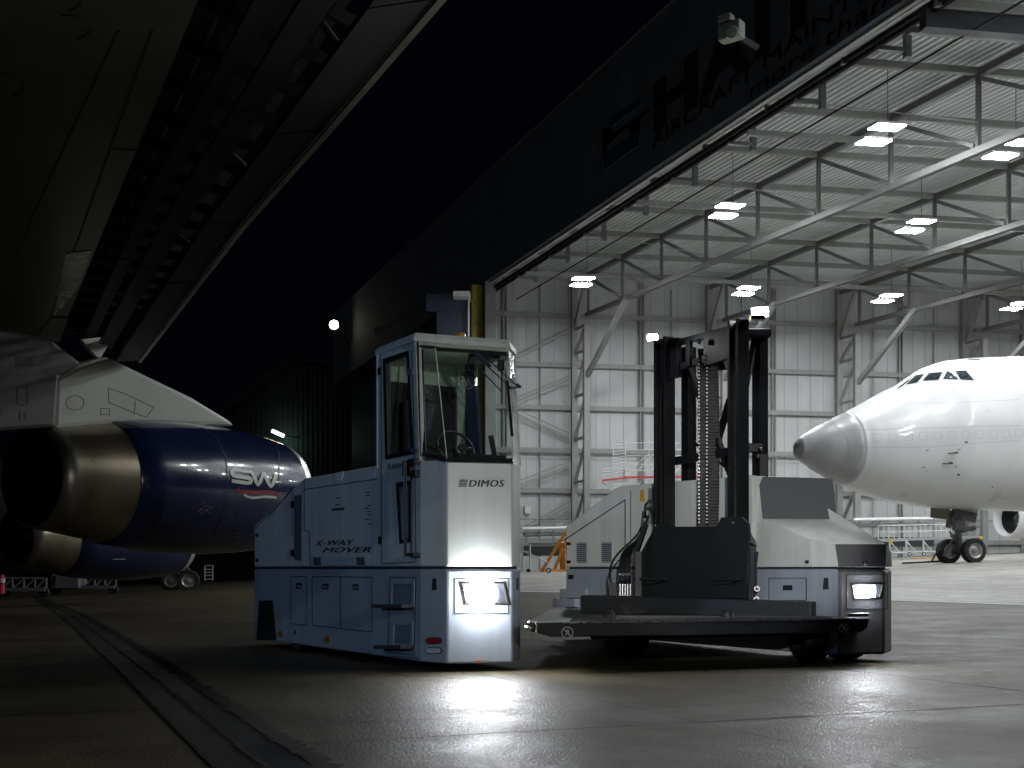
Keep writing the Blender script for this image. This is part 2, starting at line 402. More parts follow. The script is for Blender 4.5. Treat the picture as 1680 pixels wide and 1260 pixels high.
# wheel arch flap
b = MB(); b.slab([on(x, y, FL) for x, y in ((426, 985), (448, 985), (454, 1050), (421, 1050))], nF, -.01, .006); b.build('wheel_arch', gasket, lower)
# footwells: lips round a flat back with painted recess shade, and step treads
for (x0, y0, x1, y1, yb) in [(645, 958, 680, 992, 994), (648, 1025, 678, 1056, 1061)]:
    b = MB(); out = [on(x0-3, y0-5, FL), on(x1+1, y0-5, FL), on(x1+1, y1+4, FL), on(x0-3, y1+4, FL)]
    inn = [on(x0, y0, FL), on(x1-2, y0, FL), on(x1-4, y1, FL), on(x0-1, y1, FL)]
    b.ring(out, inn, nF, -.002, .01); b.build('footwell_frame', paintlow, lower, bevel=.003)
    b = MB(); b.slab(inn, nF, -.003, .003); b.build('footwell', mat('footwell recess shade', (.14, .17, .21), .6, bump=.3, bscale=60), lower)
    b = MB(); a = on(x0-18, yb, FL, .10); c = on(x1-2, yb, FL, .02); b.beam(on(x0-16, yb, FL, .07), on(x1, yb, FL, .07), .12, .035)
    b.beam(on(x0, yb, FL, 0), on(x0, yb, FL, .1), .03); b.beam(on(x1-4, yb, FL, 0), on(x1-4, yb, FL, .1), .03)
    b.build('step', mat('step tread', (.13, .13, .15), .35, metal=.6), lower, bevel=.004)
# markers and reflectors
for (x, y, rx, ry, m_, nm) in [(461, 1040, 4, 5, mat('amber reflector', (.25, .12, .03), .3), 'side_reflector'), (538, 1049, 4, 5.5, MATS['amber reflector'], 'side_reflector')]:
    b = MB(); b.slab([on(x+rx*math.cos(t), y+ry*math.sin(t), FL) for t in [i*math.pi/6 for i in range(12)]], nF, 0, .012); b.build(nm, m_, lower)
def stad(cx, cy, hw, hh):
    return [(cx+sx*(hw-hh)+hh*math.cos(a), cy+hh*math.sin(a)) for sx, rng in ((1, range(-90, 91, 30)), (-1, range(90, 271, 30))) for a in [math.radians(d) for d in rng]]
for cy, m_, nm in ((1051, mat('red lens', (.25, .02, .02), .25), 'tail_lamp'), (1067.5, mat('clear lens', (.45, .5, .55), .2), 'position_lamp')):
    b = MB(); b.slab([on(x, y, CH) for x, y in stad(712.5, cy, 13, 5.5)], nC, 0, .006); hq = b.build(nm+'_bezel', gasket, lower)
    b = MB(); b.slab([on(x, y, CH) for x, y in stad(712.5, cy, 11.5, 4.3)], nC, .006, .016); b.build(nm, m_, hq)
b = MB(); b.slab([on(x, y, CH) for x, y in ((710, 949), (716, 949), (717, 968), (709, 968))], nC, -.005, .005); b.build('vent_slot', gasket, lower, bevel=.003)
b = MB(); b.slab([on(x, y, CR) for x, y in ((847.5, 948), (849.8, 948), (849.8, 968), (847.5, 968))], CR[1], -.005, .005); b.build('vent_slot', gasket, lower)
# front lower panel with the lit headlight
b = MB(); gr(b, [(746, 950), (834, 950), (834, 1006), (746, 1006)], FR, closed=True, off=.001); gr(b, [(737, 937), (842, 937)], FR, off=.001); b.build('panel_seam', groove, lower)
def headlight(pl, quad, lit, parent, mirror=False, depth=.05, nm='headlight', glow=3):
    n = pl[1]; b = MB(); cx = sum(q[0] for q in quad)/4; cy = sum(q[1] for q in quad)/4
    outer = [on(cx+(x-cx)*1.12, cy+(y-cy)*1.18, pl) for x, y in quad]; inner = [on(x, y, pl) for x, y in quad]
    b.slab(outer, n, -.004, .004); h = b.build(nm, gasket, parent)
    b = MB(); b.ring(inner, [on(cx+(x-cx)*.93, cy+(y-cy)*.85, pl) for x, y in quad], n, .004, .014); b.build('chrome_bezel', chrome, h)
    b = MB()
    pts = [on(x, y, pl) for x, y in lit]; c = sum(pts, V())/len(pts)
    top = [c+(p-c)*.72+n*depth for p in pts]
    b.loftpoly([p+n*.005 for p in pts], top); b.build('lens', lampglow, h, sm=False)
    ld = bpy.data.lights.new('headlight_glow', 'POINT'); ld.energy = glow; ld.shadow_soft_size = .05; ld.color = (.95, .97, 1)
    lo = bpy.data.objects.new('headlight_glow', ld); COL.objects.link(lo); lo.parent = h; lo.location = c+n*.15-truck.location
    return h
headlight(FR, [(757, 957), (826, 957), (834, 990), (764, 990)], [(790+27*math.cos(i*math.pi/10), 974+25*math.sin(i*math.pi/10)) for i in range(20)], lower, depth=.06, glow=15)
b = MB(); b.slab([on(x, y, FR) for x, y in ((782, 1083), (790, 1083), (788, 1087), (784, 1087))], nR, 0, .01); b.build('orange_marker', mat('orange marker', (.6, .12, .02), .4), lower)

# rear hood of the cab side
Gp = on(617, 900, FL); Gv = (V((Gp.x, Gp.y))-B).dot(vd)
def flv(v_, z, off=0): p = B+vd*v_; return V((p.x, p.y, z))+nF*off
p495 = on(497, 785, FL); v495 = (V((p495.x, p495.y))-B).dot(vd); Lv = (A-B).length
prof = [flv(Gv+.002, SE+.012), flv(Lv, SE+.012), flv(Lv, 1.46), flv(v495+.12, 1.895), flv(v495-.05, 1.94), flv(Gv+.002, 1.945)]
b = MB(); b.slab(prof, nF, -.99, 0); hood = b.build('engine_hood', paint, truck, bevel=.02)
b = MB(); gr(b, [(440, 850), (480, 800), (480, 880)], FL); gr(b, [(500, 788), (500, 870), (508, 872), (510, 928)], FL); gr(b, [(500, 803), (617, 786)], FL)
gr(b, [(419, 867), (478, 806)], FL); b.build('panel_seam', groove, hood)
b = MB(); q = [on(x, y, FL) for x, y in ((483, 813), (496, 812), (495, 920), (483, 918))]; b.slab(q, nF, -.004, .005); b.build('grille_strip', mat('grille strip paint', (.09, .11, .14), .6), hood)
for y in (827, 907):
    b = MB(); b.slab([on(x, y+dy, FL) for x, dy in ((479, -5), (486, -5), (486, 6), (479, 6))], nF, .004, .02); b.build('hinge', gasket, hood, bevel=.002)
for y in (878, 919):
    b = MB(); b.slab([on(x, y+dy, FL) for x, dy in ((420, -2.5), (424.5, -2.5), (424.5, 2.5), (420, 2.5))], nF, .0, .008); b.build('latch', gasket, hood)
b = MB(); b.slab([on(x, y, FL) for x, y in ((551, 776), (565, 773), (560, 788), (551, 789))], nF, 0, .006); b.build('hood_label', mat('pale label', (.7, .73, .75), .4), hood)
b = MB(); b.slab([on(x, y, FL) for x, y in ((545.5, 834.5), (565.5, 833), (565.5, 836.5), (545.5, 838))], nF, 0, .004)
for (x, y) in ((552, 817), (550, 828), (600, 808), (600, 813), (603, 829), (599, 834), (602, 839), (603, 844), (600, 852), (604, 860)): b.slab([on(x+dx, y+dy, FL) for dx, dy in ((0, -.7), (7, -1.1), (7, .3), (0, .7))], nF, 0, .004)
b.build('small_print', inkdark, hood)
b = MB(); b.slab([on(x, y, FL) for x, y in ((528, 914), (586, 914), (586, 928), (528, 928))], nF, 0, .01); b.build('light_bar', mat('frosted bar', (.45, .5, .55), .35), hood, bevel=.003)
for x0 in (515, 586.5):
    b = MB(); b.slab([on(x, y, FL) for x, y in ((x0, 914), (x0+12.5, 914), (x0+13.5, 927), (x0+1, 927))], nF, .0, .012); b.build('light_bar_end', mat('bar end rubber', (.07, .08, .09), .6), hood)
up = Z
text_on('X', on(517, 895.5, FL), on(531, 895, FL), Z, .054, nF, 'lettering', inkred, hood, shear=.35, offset=.03)
text_on('-WAY', on(531, 894.5, FL), on(582, 894, FL), Z, .054, nF, 'lettering', inkdark, hood, shear=.3, bold=.013)
text_on('MOVER', on(530, 906.5, FL), on(609, 906, FL), Z, .056, nF, 'lettering', inkdark, hood, shear=.35, bold=.015, spacing=1.05)

# cab: lower shell, window level zW, roof level zT
zW = 1.915; zT = 3.03
G2 = V((Gp.x, Gp.y)); H2 = G2+ud*.99
b = MB(); b.prism([G2, B, C, D_, E, H2], SE+.012, zW); cab = b.build('cab', paint, truck, bevel=.014)
def z3(p, z): return V((p.x, p.y, z))
Bt = on(683, 560, FL); Bt.z = zT; Ct = P(713.5, 566, 11.42); Ct.z = zT; Dt = P(834, 574, 11.68); Dt.z = zT; Et = P(844, 570, 12.0); Et.z = zT
Gt = z3(G2, zT); Ht = z3(H2, zT)
Gw = z3(G2, zW); Bw = z3(B, zW); Cw = z3(C, zW); Dw = z3(D_, zW); Ew = z3(E, zW); Hw = z3(H2, zW)
# flank wall with a window opening
b = MB()
wo = [(632, 590), (670, 577), (677.5, 742), (634, 751)]
def rr(x, y, o=0): return on(x, y, FL, o)
outer = [rr(617, 570.0), V(Bt), V(Bw), V(Gw)]; outer[0].z = zT
b.ring(outer, [rr(*q) for q in wo], nF, -.05, 0); side = b.build('cab_side', paint, cab)
b = MB(); b.ring([rr(x, y) for x, y in ((629, 589), (671, 575), (679.5, 745), (633, 754))], [rr(x, y) for x, y in ((634, 595), (668, 583), (674.5, 738), (637, 746))], nF, -.03, .008); b.build('window_frame', gasket, side)
b = MB(); b.add([rr(x, y, -.02) for x, y in wo], [(0, 1, 2, 3)]); b.build('side_glass', glass, side)
# door seams, lower window, handles
b = MB(); gr(b, [(625, 582), (627, 925)], FL); gr(b, [(676, 575), (681, 760), (683, 922), (628, 925)], FL); gr(b, [(690, 755), (686, 560)], FL, w=.012); b.build('door_seam', groove, cab)
b = MB(); q = [(651, 792), (675, 788), (675, 889), (657, 892)]; b.ring([rr(*p) for p in q], [rr(x, y) for x, y in ((656.5, 799), (672, 796), (672, 883), (661, 886))], nF, 0, .012)
lw = b.build('lower_window_frame', gasket, cab)
b = MB(); b.slab([rr(x, y) for x, y in ((656.5, 799), (672, 796), (672, 883), (661, 886))], nF, .001, .005); b.build('lower_window_pane', mat('pale opaque pane', (.2, .26, .26), .12, var=.5, scale=4), lw)  # opaque pane, pale colour varied by noise
b = MB(); b.beam(rr(676, 757, .07), rr(676, 912, .07), .03, .045); b.beam(rr(676, 757, .02), rr(690, 757, .04), .05, .05)
b.beam(rr(674, 910, .03), rr(690, 910, .03), .09, .035); b.build('grab_handle', mat('grab rail grey', (.035, .038, .05), .35), cab, bevel=.006)
b = MB(); b.slab([rr(x, y) for x, y in ((666, 756), (679, 755), (679, 780), (666, 782))], nF, 0, .04); b.slab([rr(x, y) for x, y in ((679, 772), (689, 771), (689, 782), (679, 783))], nF, 0, .05); b.build('door_lock', gasket, cab, bevel=.004)
for (x0, y0, x1, y1) in ((671, 605, 681, 615), (678, 736, 689, 742)):
    b = MB(); b.slab([rr(x, y) for x, y in ((x0, y0), (x1, y0), (x1, y1), (x0, y1))], nF, 0, .03); b.build('hinge', mat('hinge grey', (.12, .13, .15), .4), cab, bevel=.003)
b = MB(); b.slab([rr(x, y) for x, y in ((622, 880), (625.5, 880), (625.5, 893), (622, 893))], nF, 0, .012); b.build('door_handle', gasket, cab)
b = MB(); b.slab([rr(x, y) for x, y in ((622, 603), (626, 603), (626, 615), (622, 615))], nF, 0, .012); b.build('hinge', gasket, cab)
text_on('X-WAY', rr(635, 770.5), rr(660, 769), Z, .058, nF, 'lettering', inkdark, cab, shear=.35, offset=.005)
# posts
b = MB(); b.beam(Bw+V((0, .02, 0)), Bt+V((0, .02, 0)), .05, .05); b.build('door_post', paint, cab)
b = MB(); b.beam(Gw+v3*-.03+u3*.03, Gt+v3*-.03+u3*.03, .06); b.beam(Hw-u3*.05-v3*.05, Ht-u3*.05-v3*.05, .07); b.build('rear_post', interior, cab)
b = MB(); b.beam(Ew+V((-.01, .03, 0)), Et+V((-.01, .03, 0)), .025, .04); b.build('front_post', paint, cab)
# roof and roof lip
rf = [G2-v3.xy*-.03, V((Bt.x-.02, Bt.y-.03)), V((Ct.x, Ct.y-.09)), V((Dt.x+.02, Dt.y-.06)), V((Et.x+.02, Et.y)), H2+vd*.03+ud*.02]
b = MB(); b.prism(rf, zT, zT+.05); c2 = sum(rf, V((0, 0)))/6
b2 = [p+(c2-p)*.05 for p in rf]; b.loftpoly([z3(p, zT+.05) for p in rf], [z3(p, zT+.085) for p in b2]); b.build('cab_roof', paint, cab, bevel=.006)
b = MB(); lp = [p+(c2-p)*.04 for p in rf]; b.prism(lp, zT-.03, zT-.001); b.build('ceiling', interior, cab)
# glazing
PGL = plane3(Bw, Cw, Ct); PGF = plane3(Cw, Dw, Dt); PGR = plane3(Dw, Ew, Et)
def glz(q, n): bb = MB(); bb.add(q, [(0, 1, 2, 3)]); return bb
glz([Bw, Cw, Ct, Bt], PGL[1]).build('windscreen_corner', glass, cab)
glz([Cw, Dw, Dt, Ct], PGF[1]).build('windscreen', glass, cab)
glz([Dw, Ew, Et, Dt], PGR[1]).build('right_glass', glass, cab)
sR = plane3(Ew, Hw, Ht); glz([Ew, Hw, Ht, Et], (Ht-Ew).cross(Hw-Ew).normalized()).build('offside_glass', glass, cab)
b = MB()
def edge(bb, p, q, w=.045, h=.012, n=None): bb.beam(p, q, w, h, up=n)
edge(b, on(692, 568, PGL, .004), on(697.5, 743, PGL, .004), .035, .01, PGL[1]); edge(b, Bt+V((.02, -.01, -.045)), Ct+V((0, -.008, -.03)), .09, .01, PGL[1]); edge(b, Ct+V((0, -.008, -.03)), Dt+V((-.02, -.008, -.03)), .075, .01, PGF[1])
edge(b, on(694, 745, PGL, .004), on(733, 755, PGL, .004), .04, .01, PGL[1]); edge(b, on(733, 755, PGF, .004), on(841, 757, PGF, .004), .05, .01, PGF[1])
b.build('glass_border', gasket, cab)
b = MB(); b.beam(Cw+nR*.006, Ct+nR*.006, .008, .008); b.build('glass_edge_glint', mat('painted edge glint', (.8, .78, .7), .2), cab)  # reflection along the glass corner, made as a pale strip
b = MB(); b.beam(Dw+V((.004, -.004, 0)), Dt+V((.004, -.004, 0)), .012, .012); b.build('glass_edge_glint', MATS['painted edge glint'], cab)
for (x, y, pl) in ((700, 748, PGL), (724, 756, PGL), (759, 758, FR), (818, 758, FR)):
    b = MB(); q = on(x, y, pl); b.lathe(q, pl[1], [(0, .008), (.012, .007)], 8, True, True); b.build('glass_stud', gasket, cab)
# interior
iw = (H2-G2).normalized(); i3 = V((iw.x, iw.y, 0))
b = MB(); b.slab([Gw+Z*.02, Hw+Z*.02, Ht-Z*.25, Gt-Z*.25], vplane(G2, H2)[1], .02, .05); b.build('rear_wall', interiordark, cab)
b = MB(); b.slab([Gt-Z*.25, Ht-Z*.25, Ht-Z*.04, Gt-Z*.04], vplane(G2, H2)[1], .02, .055); b.build('rear_header', interior, cab)
b = MB(); q = Hw-i3*.13; b.slab([q, Hw+i3*.02, Ht+i3*.02, Ht-i3*.13], vplane(G2, H2)[1], .06, .1); b.build('rear_pillar', interior, cab)
rd = (E-H2).normalized(); r3 = V((rd.x, rd.y, 0)); nri = V((-r3.y, r3.x, 0)); nri = nri if nri.dot(-u3) > 0 else -nri
b = MB(); b.slab([Hw+r3*.03, Hw+r3*.42, Ht+r3*.27, Ht+r3*.03], nri, .01, .04); b.build('offside_panel', mat('navy cab panel', (.03, .04, .08), .5, bump=.4, bscale=70, var=.3, scale=30), cab)
# seat, wheel, dash, fan, monitor, joystick
def cbox(bb, uu, vv, z, su, sv, sz): 
    p = B+ud*uu+vd*vv; bb.box((p.x, p.y, z), (su, sv, sz), (u3, v3, Z))
b = MB(); cbox(b, .42, .55, 1.98, .44, .42, .12); cbox(b, .42, .78, 2.3, .42, .1, .58); cbox(b, .42, .8, 2.68, .24, .08, .16); seat = b.build('driver_seat', seatcloth, cab, bevel=.035)
b = MB(); p = B+ud*.35+vd*-.02; c = V((p.x, p.y, 2.06)); pts = [c+u3*math.cos(t)*.19+(v3*.45+Z*.9)*math.sin(t)*.17 for t in [i*math.pi/12 for i in range(25)]]; b.tube(pts, .014, 6); b.beam(c-u3*.18, c+u3*.18, .03, .02); b.tube([c, c-v3*.1-Z*.18], .03, 8); b.build('steering_wheel', gasket, cab, sm=True)
b = MB(); cbox(b, .45, -.3, 1.945, .5, .14, .06); b.build('dashboard', interiordark, cab, bevel=.01)
b = MB(); c = P(768, 622, 11.7); ring_ = [c+V((math.cos(t)*.075, 0, math.sin(t)*.09)) for t in [i*math.pi/10 for i in range(21)]]; b.tube(ring_, .005, 5)
for kx in range(6):
    a = kx*math.pi/6; b.tube([c+V((math.cos(a)*.07, -.01, math.sin(a)*.085)), c+V((0, -.05, 0)), c-V((math.cos(a)*.07, .01, math.sin(a)*.085))], .003, 4)
for kx in range(3):
    a = kx*2.1; x_ = V((math.cos(a), 0, math.sin(a))); y_ = V((-x_.z, .3, x_.x)); b.add([c+x_*.01, c+x_*.065-y_*.02, c+x_*.07+y_*.025, c+x_*.02+y_*.02], [(0, 1, 2, 3)])
b.tube([c+V((0, 0, .09)), c+V((.01, .1, .3))], .008, 6); b.build('cab_fan', gasket, cab)
b = MB(); c = P(781, 626, 11.8); b.box(c, (.02, .02, .075)); b.build('interior_lamp', mat('pale plastic', (.8, .8, .8), .3, emit=(1, 1, .95), estr=3), cab)
ld = bpy.data.lights.new('cab_light', 'POINT'); ld.energy = 1.3; ld.shadow_soft_size = .08; ld.color = (.9, 1, .92); lo = bpy.data.objects.new('cab_light', ld); COL.objects.link(lo); lo.parent = cab; lo.location = P(770, 640, 11.5)-truck.location
b = MB(); c = P(786, 582, 11.7); b.box(c, (.2, .12, .09)); b.box(P(812, 582, 11.75), (.11, .1, .07)); b.box(P(822, 600, 11.75), (.07, .05, .1)); b.build('roof_console', gasket, cab, bevel=.01)
b = MB(); c = P(758, 736, 11.25); b.lathe(c, V((.2, -1, .2)), [(0, .03), (.03, .045), (.05, .04)], 12, True, True); b.tube([c, c-Z*.12], .012, 6); b.beam(P(805, 715, 11.6), P(812, 752, 11.6), .07, .05); b.build('control_levers', gasket, cab)
# wipers
b = MB()
for (x0, y0, x1, y1) in ((778, 588, 836, 640), (786, 583, 850, 641), (772, 596, 822, 648)):
    b.beam(on(x0, y0, PGF, .05), on(x1, y1, PGF, .045), .012, .012)
b.beam(on(779, 582, PGF, .05), on(802, 606, PGF, .05), .06, .03); b.build('wiper_arm', gasket, cab)
b = MB(); b.beam(on(831, 628, PGF, .03), on(839, 718, PGF, .03), .022, .03); b.beam(on(834, 641, PGF, .04), on(852, 641, PGF, .06), .012, .02); b.beam(on(846, 636, PGF, .06), on(852, 641, PGF, .06), .03, .02); b.build('wiper_blade', gasket, cab)
# beacon and lettering
b = MB(); c = P(756, 552, 12.2); b.lathe(c, Z, [(-.04, .05), (.02, .05), (.035, .04), (.04, .0)], 16, True); b.build('beacon', mat('amber beacon', (.5, .25, .05), .3), cab, sm=True)
nRv = FR[1]
text_on('DIMOS', on(769.5, 798.5, FR), on(827, 798.5, FR), Z, .062, nRv, 'lettering', inkdark, cab, shear=.2, bold=.009, spacing=1.12)
b = MB()
for i in range(5):
    y = 787+i*2.5; b.slab([on(755-i*.7, y, FR), on(768-i*.5, y, FR), on(767.5-i*.5, y+1.6, FR), on(754.5-i*.7, y+1.6, FR)], nRv, .002, .004)
b.build('logo_stripes', inkdark, cab)

# ------- far side body
B2 = plan(1333, 12.3); C2 = plan(1375.5, 12.05); D2 = plan(1452, 12.05); E2 = plan(1463, 12.5); A2 = B2+vd*4.42; F2 = A2+ud*.95
FL2 = vplane(A2, B2); CH2 = vplane(B2, C2); FR2 = vplane(C2, D2); nF2 = FL2[1]
low2 = MB(); low2.prism([A2, B2, B2+ud*.3, F2], .075, SE-.012); lower2 = low2.build('lower_body', paintlow, truck, bevel=.015)
b = MB(); b.prism([B2, C2, C2+vd*.5+ud*.1, B2+vd*.5+ud*.1], .085, SE-.012); b.build('lower_corner', paintlow, lower2, bevel=.008)
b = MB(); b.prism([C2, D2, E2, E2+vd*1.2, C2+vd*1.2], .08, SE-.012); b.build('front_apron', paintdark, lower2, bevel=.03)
b = MB(); cc = (A2+C2+E2+F2)/4; b.prism([p+(cc-p)*.03 for p in (A2, B2, C2, D2, E2, F2)], SE-.013, SE+.012); b.build('body_joint', groove, truck)
# hood of the far body: rear slope, flat top at 1.93, screen panel, sloping nose
def fl2(v_, z): p = B2+vd*v_; return V((p.x, p.y, z))
q = on(1018, 800, FL2); vq = (q.xy-B2).dot(vd); Pn = on(1235, 800, FL2); vp = (Pn.xy-B2).dot(vd)
prof = [fl2(vp, SE+.012), fl2(4.42, SE+.012), fl2(4.42, 1.49), fl2(vq+.1, 1.93), fl2(vq, 1.955), fl2(vp, 1.93)]
b = MB(); b.slab(prof, nF2, -.95, 0); hood2 = b.build('engine_hood', paint, truck, bevel=.02)
# nose solid by facets
a0 = fl2(vp, SE+.012); a1 = fl2(0, SE+.012); a2 = z3(C2, SE+.012); a3 = z3(D2, SE+.012); a4 = z3(E2, SE+.012)
t0 = P(1232, 784, 13.25); t1 = P(1244, 782, 13.12); t2 = P(1366, 785, 13.1); s1 = P(1251, 851, 12.98); s2 = P(1373, 852, 12.96)
c1_ = P(1327, 884, 12.33); c2_ = P(1370, 893, 12.12); c3_ = P(1454, 893, 12.12); c4_ = P(1462, 908, 12.5)
bk = V((.9, .75, 0)); r1 = t2+v3*.7; r2 = z3(E2+vd*1.9, SE+.012); r3_ = V((a0.x+.85, a0.y+.55, SE+.012)); t3 = V((t0.x+.85, t0.y+.55, 1.93))
nz = MB(); nz.add([a0, a1, a2, a3, a4, t0, t1, t2, s1, s2, c1_, c2_, c3_, c4_, r1, r2, r3_, t3],
   [(0, 1, 10, 8, 5), (5, 8, 6), (8, 9, 12, 11, 10), (6, 7, 17, 5), (7, 9, 12, 14), (12, 13, 15, 14), (13, 4, 15), (17, 7, 14), (15, 16, 17, 14), (0, 16, 15, 4, 3, 2, 1), (0, 5, 17, 16), (1, 2, 11, 10), (3, 4, 13, 12)])
nose = nz.build('hood_nose', paint, truck)
b = MB(); pl = plane3(s1, s2, t2); b.slab([t1+V((.0, 0, 0)), t2, s2, s1], pl[1], -.01, .004); b.build('screen_panel', paintdark, nose)
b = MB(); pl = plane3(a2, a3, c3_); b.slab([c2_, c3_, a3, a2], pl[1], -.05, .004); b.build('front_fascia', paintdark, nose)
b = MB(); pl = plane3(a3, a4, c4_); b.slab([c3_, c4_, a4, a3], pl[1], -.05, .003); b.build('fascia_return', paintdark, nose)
for (x, y, pl) in ((1325, 921.5, FL2), (1419, 924, FR2)):
    b = MB(); b.lathe(on(x, y, pl), pl[1], [(-.02, .022), (.015, .02), (.03, .01)], 12, False, True); b.build('hood_lock', gasket, nose)
b = MB(); gr(b, [(1262, 948.5), (1323, 948.5), (1323, 985), (1262, 985)], FL2, closed=True); b.build('panel_seam', groove, lower2)
b = MB(); b.slab([on(x, y, FL2) for x, y in ((1285, 960), (1300, 960), (1300, 968.5), (1285, 968.5))], nF2, -.003, .006); b.build('latch', gasket, lower2)
b = MB(); b.slab([on(x, y, CH2) for x, y in ((1352, 948), (1359, 948), (1360, 967), (1350, 967))], CH2[1], 0, .006); b.build('vent_slot', gasket, lower2, bevel=.003)
headlight(FR2, [(1397, 958), (1450, 957), (1444, 981), (1401, 983)], [(1400, 961), (1436, 961), (1435, 980), (1403, 980)], lower2, depth=.03)
b = MB(); gr(b, [(1389, 943), (1456, 943), (1456, 999), (1389, 999)], FR2, closed=True); b.build('panel_seam', groove, lower2)
# flank details of the far body
b = MB(); gr(b, [(926, 886), (1026, 820), (1026, 895)], FL2, w=.012); gr(b, [(1035, 805), (1035, 925)], FL2); b.build('panel_seam', groove, hood2)
for y in (892, 922):
    b = MB(); b.slab([on(x, y+dy, FL2) for x, dy in ((930, -2.5), (936.5, -2.5), (936.5, 2.5), (930, 2.5))], nF2, 0, .008); b.build('latch', gasket, hood2)
b = MB(); b.slab([on(x, y, FL2) for x, y in ((933, 943), (941, 943), (941, 950), (933, 950))], nF2, 0, .008); b.build('latch', gasket, lower2)
for x0 in (946.5, 987.5):
    b = MB(); b.slab([on(x, y, FL2) for x, y in ((x0, 889.5), (x0+17.5, 889.5), (x0+17, 922), (x0+15, 924), (x0+2.5, 924), (x0, 921))], nF2, 0, .006); vt = b.build('air_vent', paintlow, hood2)
    b = MB()
    for i in range(9): b.beam(on(x0+2, 893+i*3.3, FL2, .012), on(x0+16, 893+i*3.3, FL2, .012), .02, .008)
    b.build('louvre', groove, vt)
b = MB(); b.slab([on(x, y, FL2) for x, y in ((1051, 804), (1058, 803.5), (1058, 822), (1051, 822))], nF2, 0, .008); b.build('yellow_label', mat('yellow label', (.5, .33, .05), .5), hood2)
b = MB(); b.slab([on(x, y, FL2) for x, y in ((1064, 801), (1082, 801), (1082, 860), (1064, 860))], nF2, 0, .005); b.build('grey_panel', labelgrey, hood2)
# rear bumper blocks of far body
b = MB(); o = .0
b.slab([on(x, y, FL2) for x, y in ((922, 966), (965, 966), (965, 981), (922, 981))], nF2, 0, .04); b.slab([on(x, y, FL2) for x, y in ((915, 982), (951, 982), (951, 996), (915, 996))], nF2, .0, .08); b.build('bumper_block', paintlow, lower2, bevel=.01)

# ------- platform deck between the bodies
pf0 = plan(864, 10.85); pf1 = plan(1425, 11.85); fd_ = (pf1-pf0).normalized(); f3 = V((fd_.x, fd_.y, 0)); bkv = V((-f3.y, f3.x, 0)); PT = .448
pb1 = plan(1340, 13.0); pb0 = plan(905, 14.6)
deck = MB(); deck.add([z3(pf0, PT), z3(pf1, PT), z3(pb1, PT), z3(pb0, PT), z3(pf0, PT-.05), z3(pf1, PT-.05), z3(pb1, PT-.05), z3(pb0, PT-.05)], [(0, 1, 2, 3), (7, 6, 5, 4), (0, 1, 5, 4), (1, 2, 6, 5), (2, 3, 7, 6), (3, 0, 4, 7)])
deckm = mat('ribbed black deck', (.005, .006, .008), .42, spec=.3, metal=0, bump=.5, bscale=40)
deck.build('load_deck', deckm, truck)
b = MB()
for i in range(14):
    u0 = .03+i*.067; a = z3(pf0, PT)+(z3(pb0, PT)-z3(pf0, PT))*u0*.4; c = z3(pf1, PT)+(z3(pb1, PT)-z3(pf1, PT))*u0*.4; b.beam(a+f3*.4+Z*.004, c-f3*.15+Z*.004, .012, .008)
b.build('deck_rib', blackplate, truck)
PF = vplane(pf0, pf1); nP = PF[1]
b = MB(); q0_ = [on(x, y, PF) for x, y in ((868, 1018), (1424, 1010), (1424, 1030), (1414, 1037), (1130, 1043), (905, 1045), (872, 1036))]
q0_[0].z = PT-.004; q0_[1].z = PT-.004
b.slab(q0_, nP, -.05, .0); fb = b.build('front_beam', black, truck, bevel=.01)
b = MB(); b.beam(z3(pf0, PT-.004)+nP*.004+f3*.35, z3(pf1, PT-.004)+nP*.004-f3*.1, .03, .012); b.build('beam_edge', mat('worn edge steel', (.12, .13, .16), .28, metal=.8, var=.3, scale=25), truck)
b = MB(); b.beam(on(1388, 1009, PF, .02), on(1420, 1008, PF, .02), .05, .03); b.build('end_plate', chrome, truck)
b = MB(); b.tube([on(866, 1022, PF, .02), on(874, 1018, PF, .02), on(880, 1026, PF, .02), on(878, 1040, PF, .02)], .014, 6); b.tube([on(862, 1030, PF, .0), on(872, 1030, PF, .03)], .02, 6); b.build('latch_hook', chrome, truck, sm=True)
for (x0, y0) in ((1032, 1010), (1234, 1006)):
    c = on(x0, y0, PF, -.5); c.z = PT; b = MB(); b.lathe(c, Z, [(0, .07), (.05, .065), (.08, .04), (.085, .0)], 12); b.build('deck_stud', black, truck)

def nowalk(x, y, s, nm='warning_sign'):
    b = MB(); o_ = [on(x+s*math.cos(t), y+s*1.02*math.sin(t), PF) for t in [i*math.pi/12 for i in range(24)]]; i_ = [on(x+s*.84*math.cos(t), y+s*.86*math.sin(t), PF) for t in [i*math.pi/12 for i in range(24)]]
    b.ring(o_, i_, nP, .002, .005); b.beam(on(x-s*.6, y-s*.6, PF, .004), on(x+s*.6, y+s*.6, PF, .004), .009, .004, up=nP)
    b.slab([on(x+s*dx, y+s*dy, PF) for dx, dy in ((-.1, -.55), (.25, -.55), (.3, -.1), (.45, .5), (.25, .5), (.1, .1), (-.25, .5), (-.4, .45), (-.1, 0))], nP, .001, .003)
    b.build(nm, mat('grey print', (.28, .28, .29), .5), fb)
nowalk(930.5, 1038, 10); nowalk(1384, 1030, 7.5)
# step beam behind the deck
st0 = plan(952, 13.75); st1 = plan(1330, 12.15); PS = vplane(st0, st1)
b = MB(); pts = [z3(st0, .44), z3(st1, .44), z3(st1, .60), z3(st0, .63)]; b.slab(pts, PS[1], -.25, 0); b.build('raised_sill', blackplate, truck, bevel=.008)
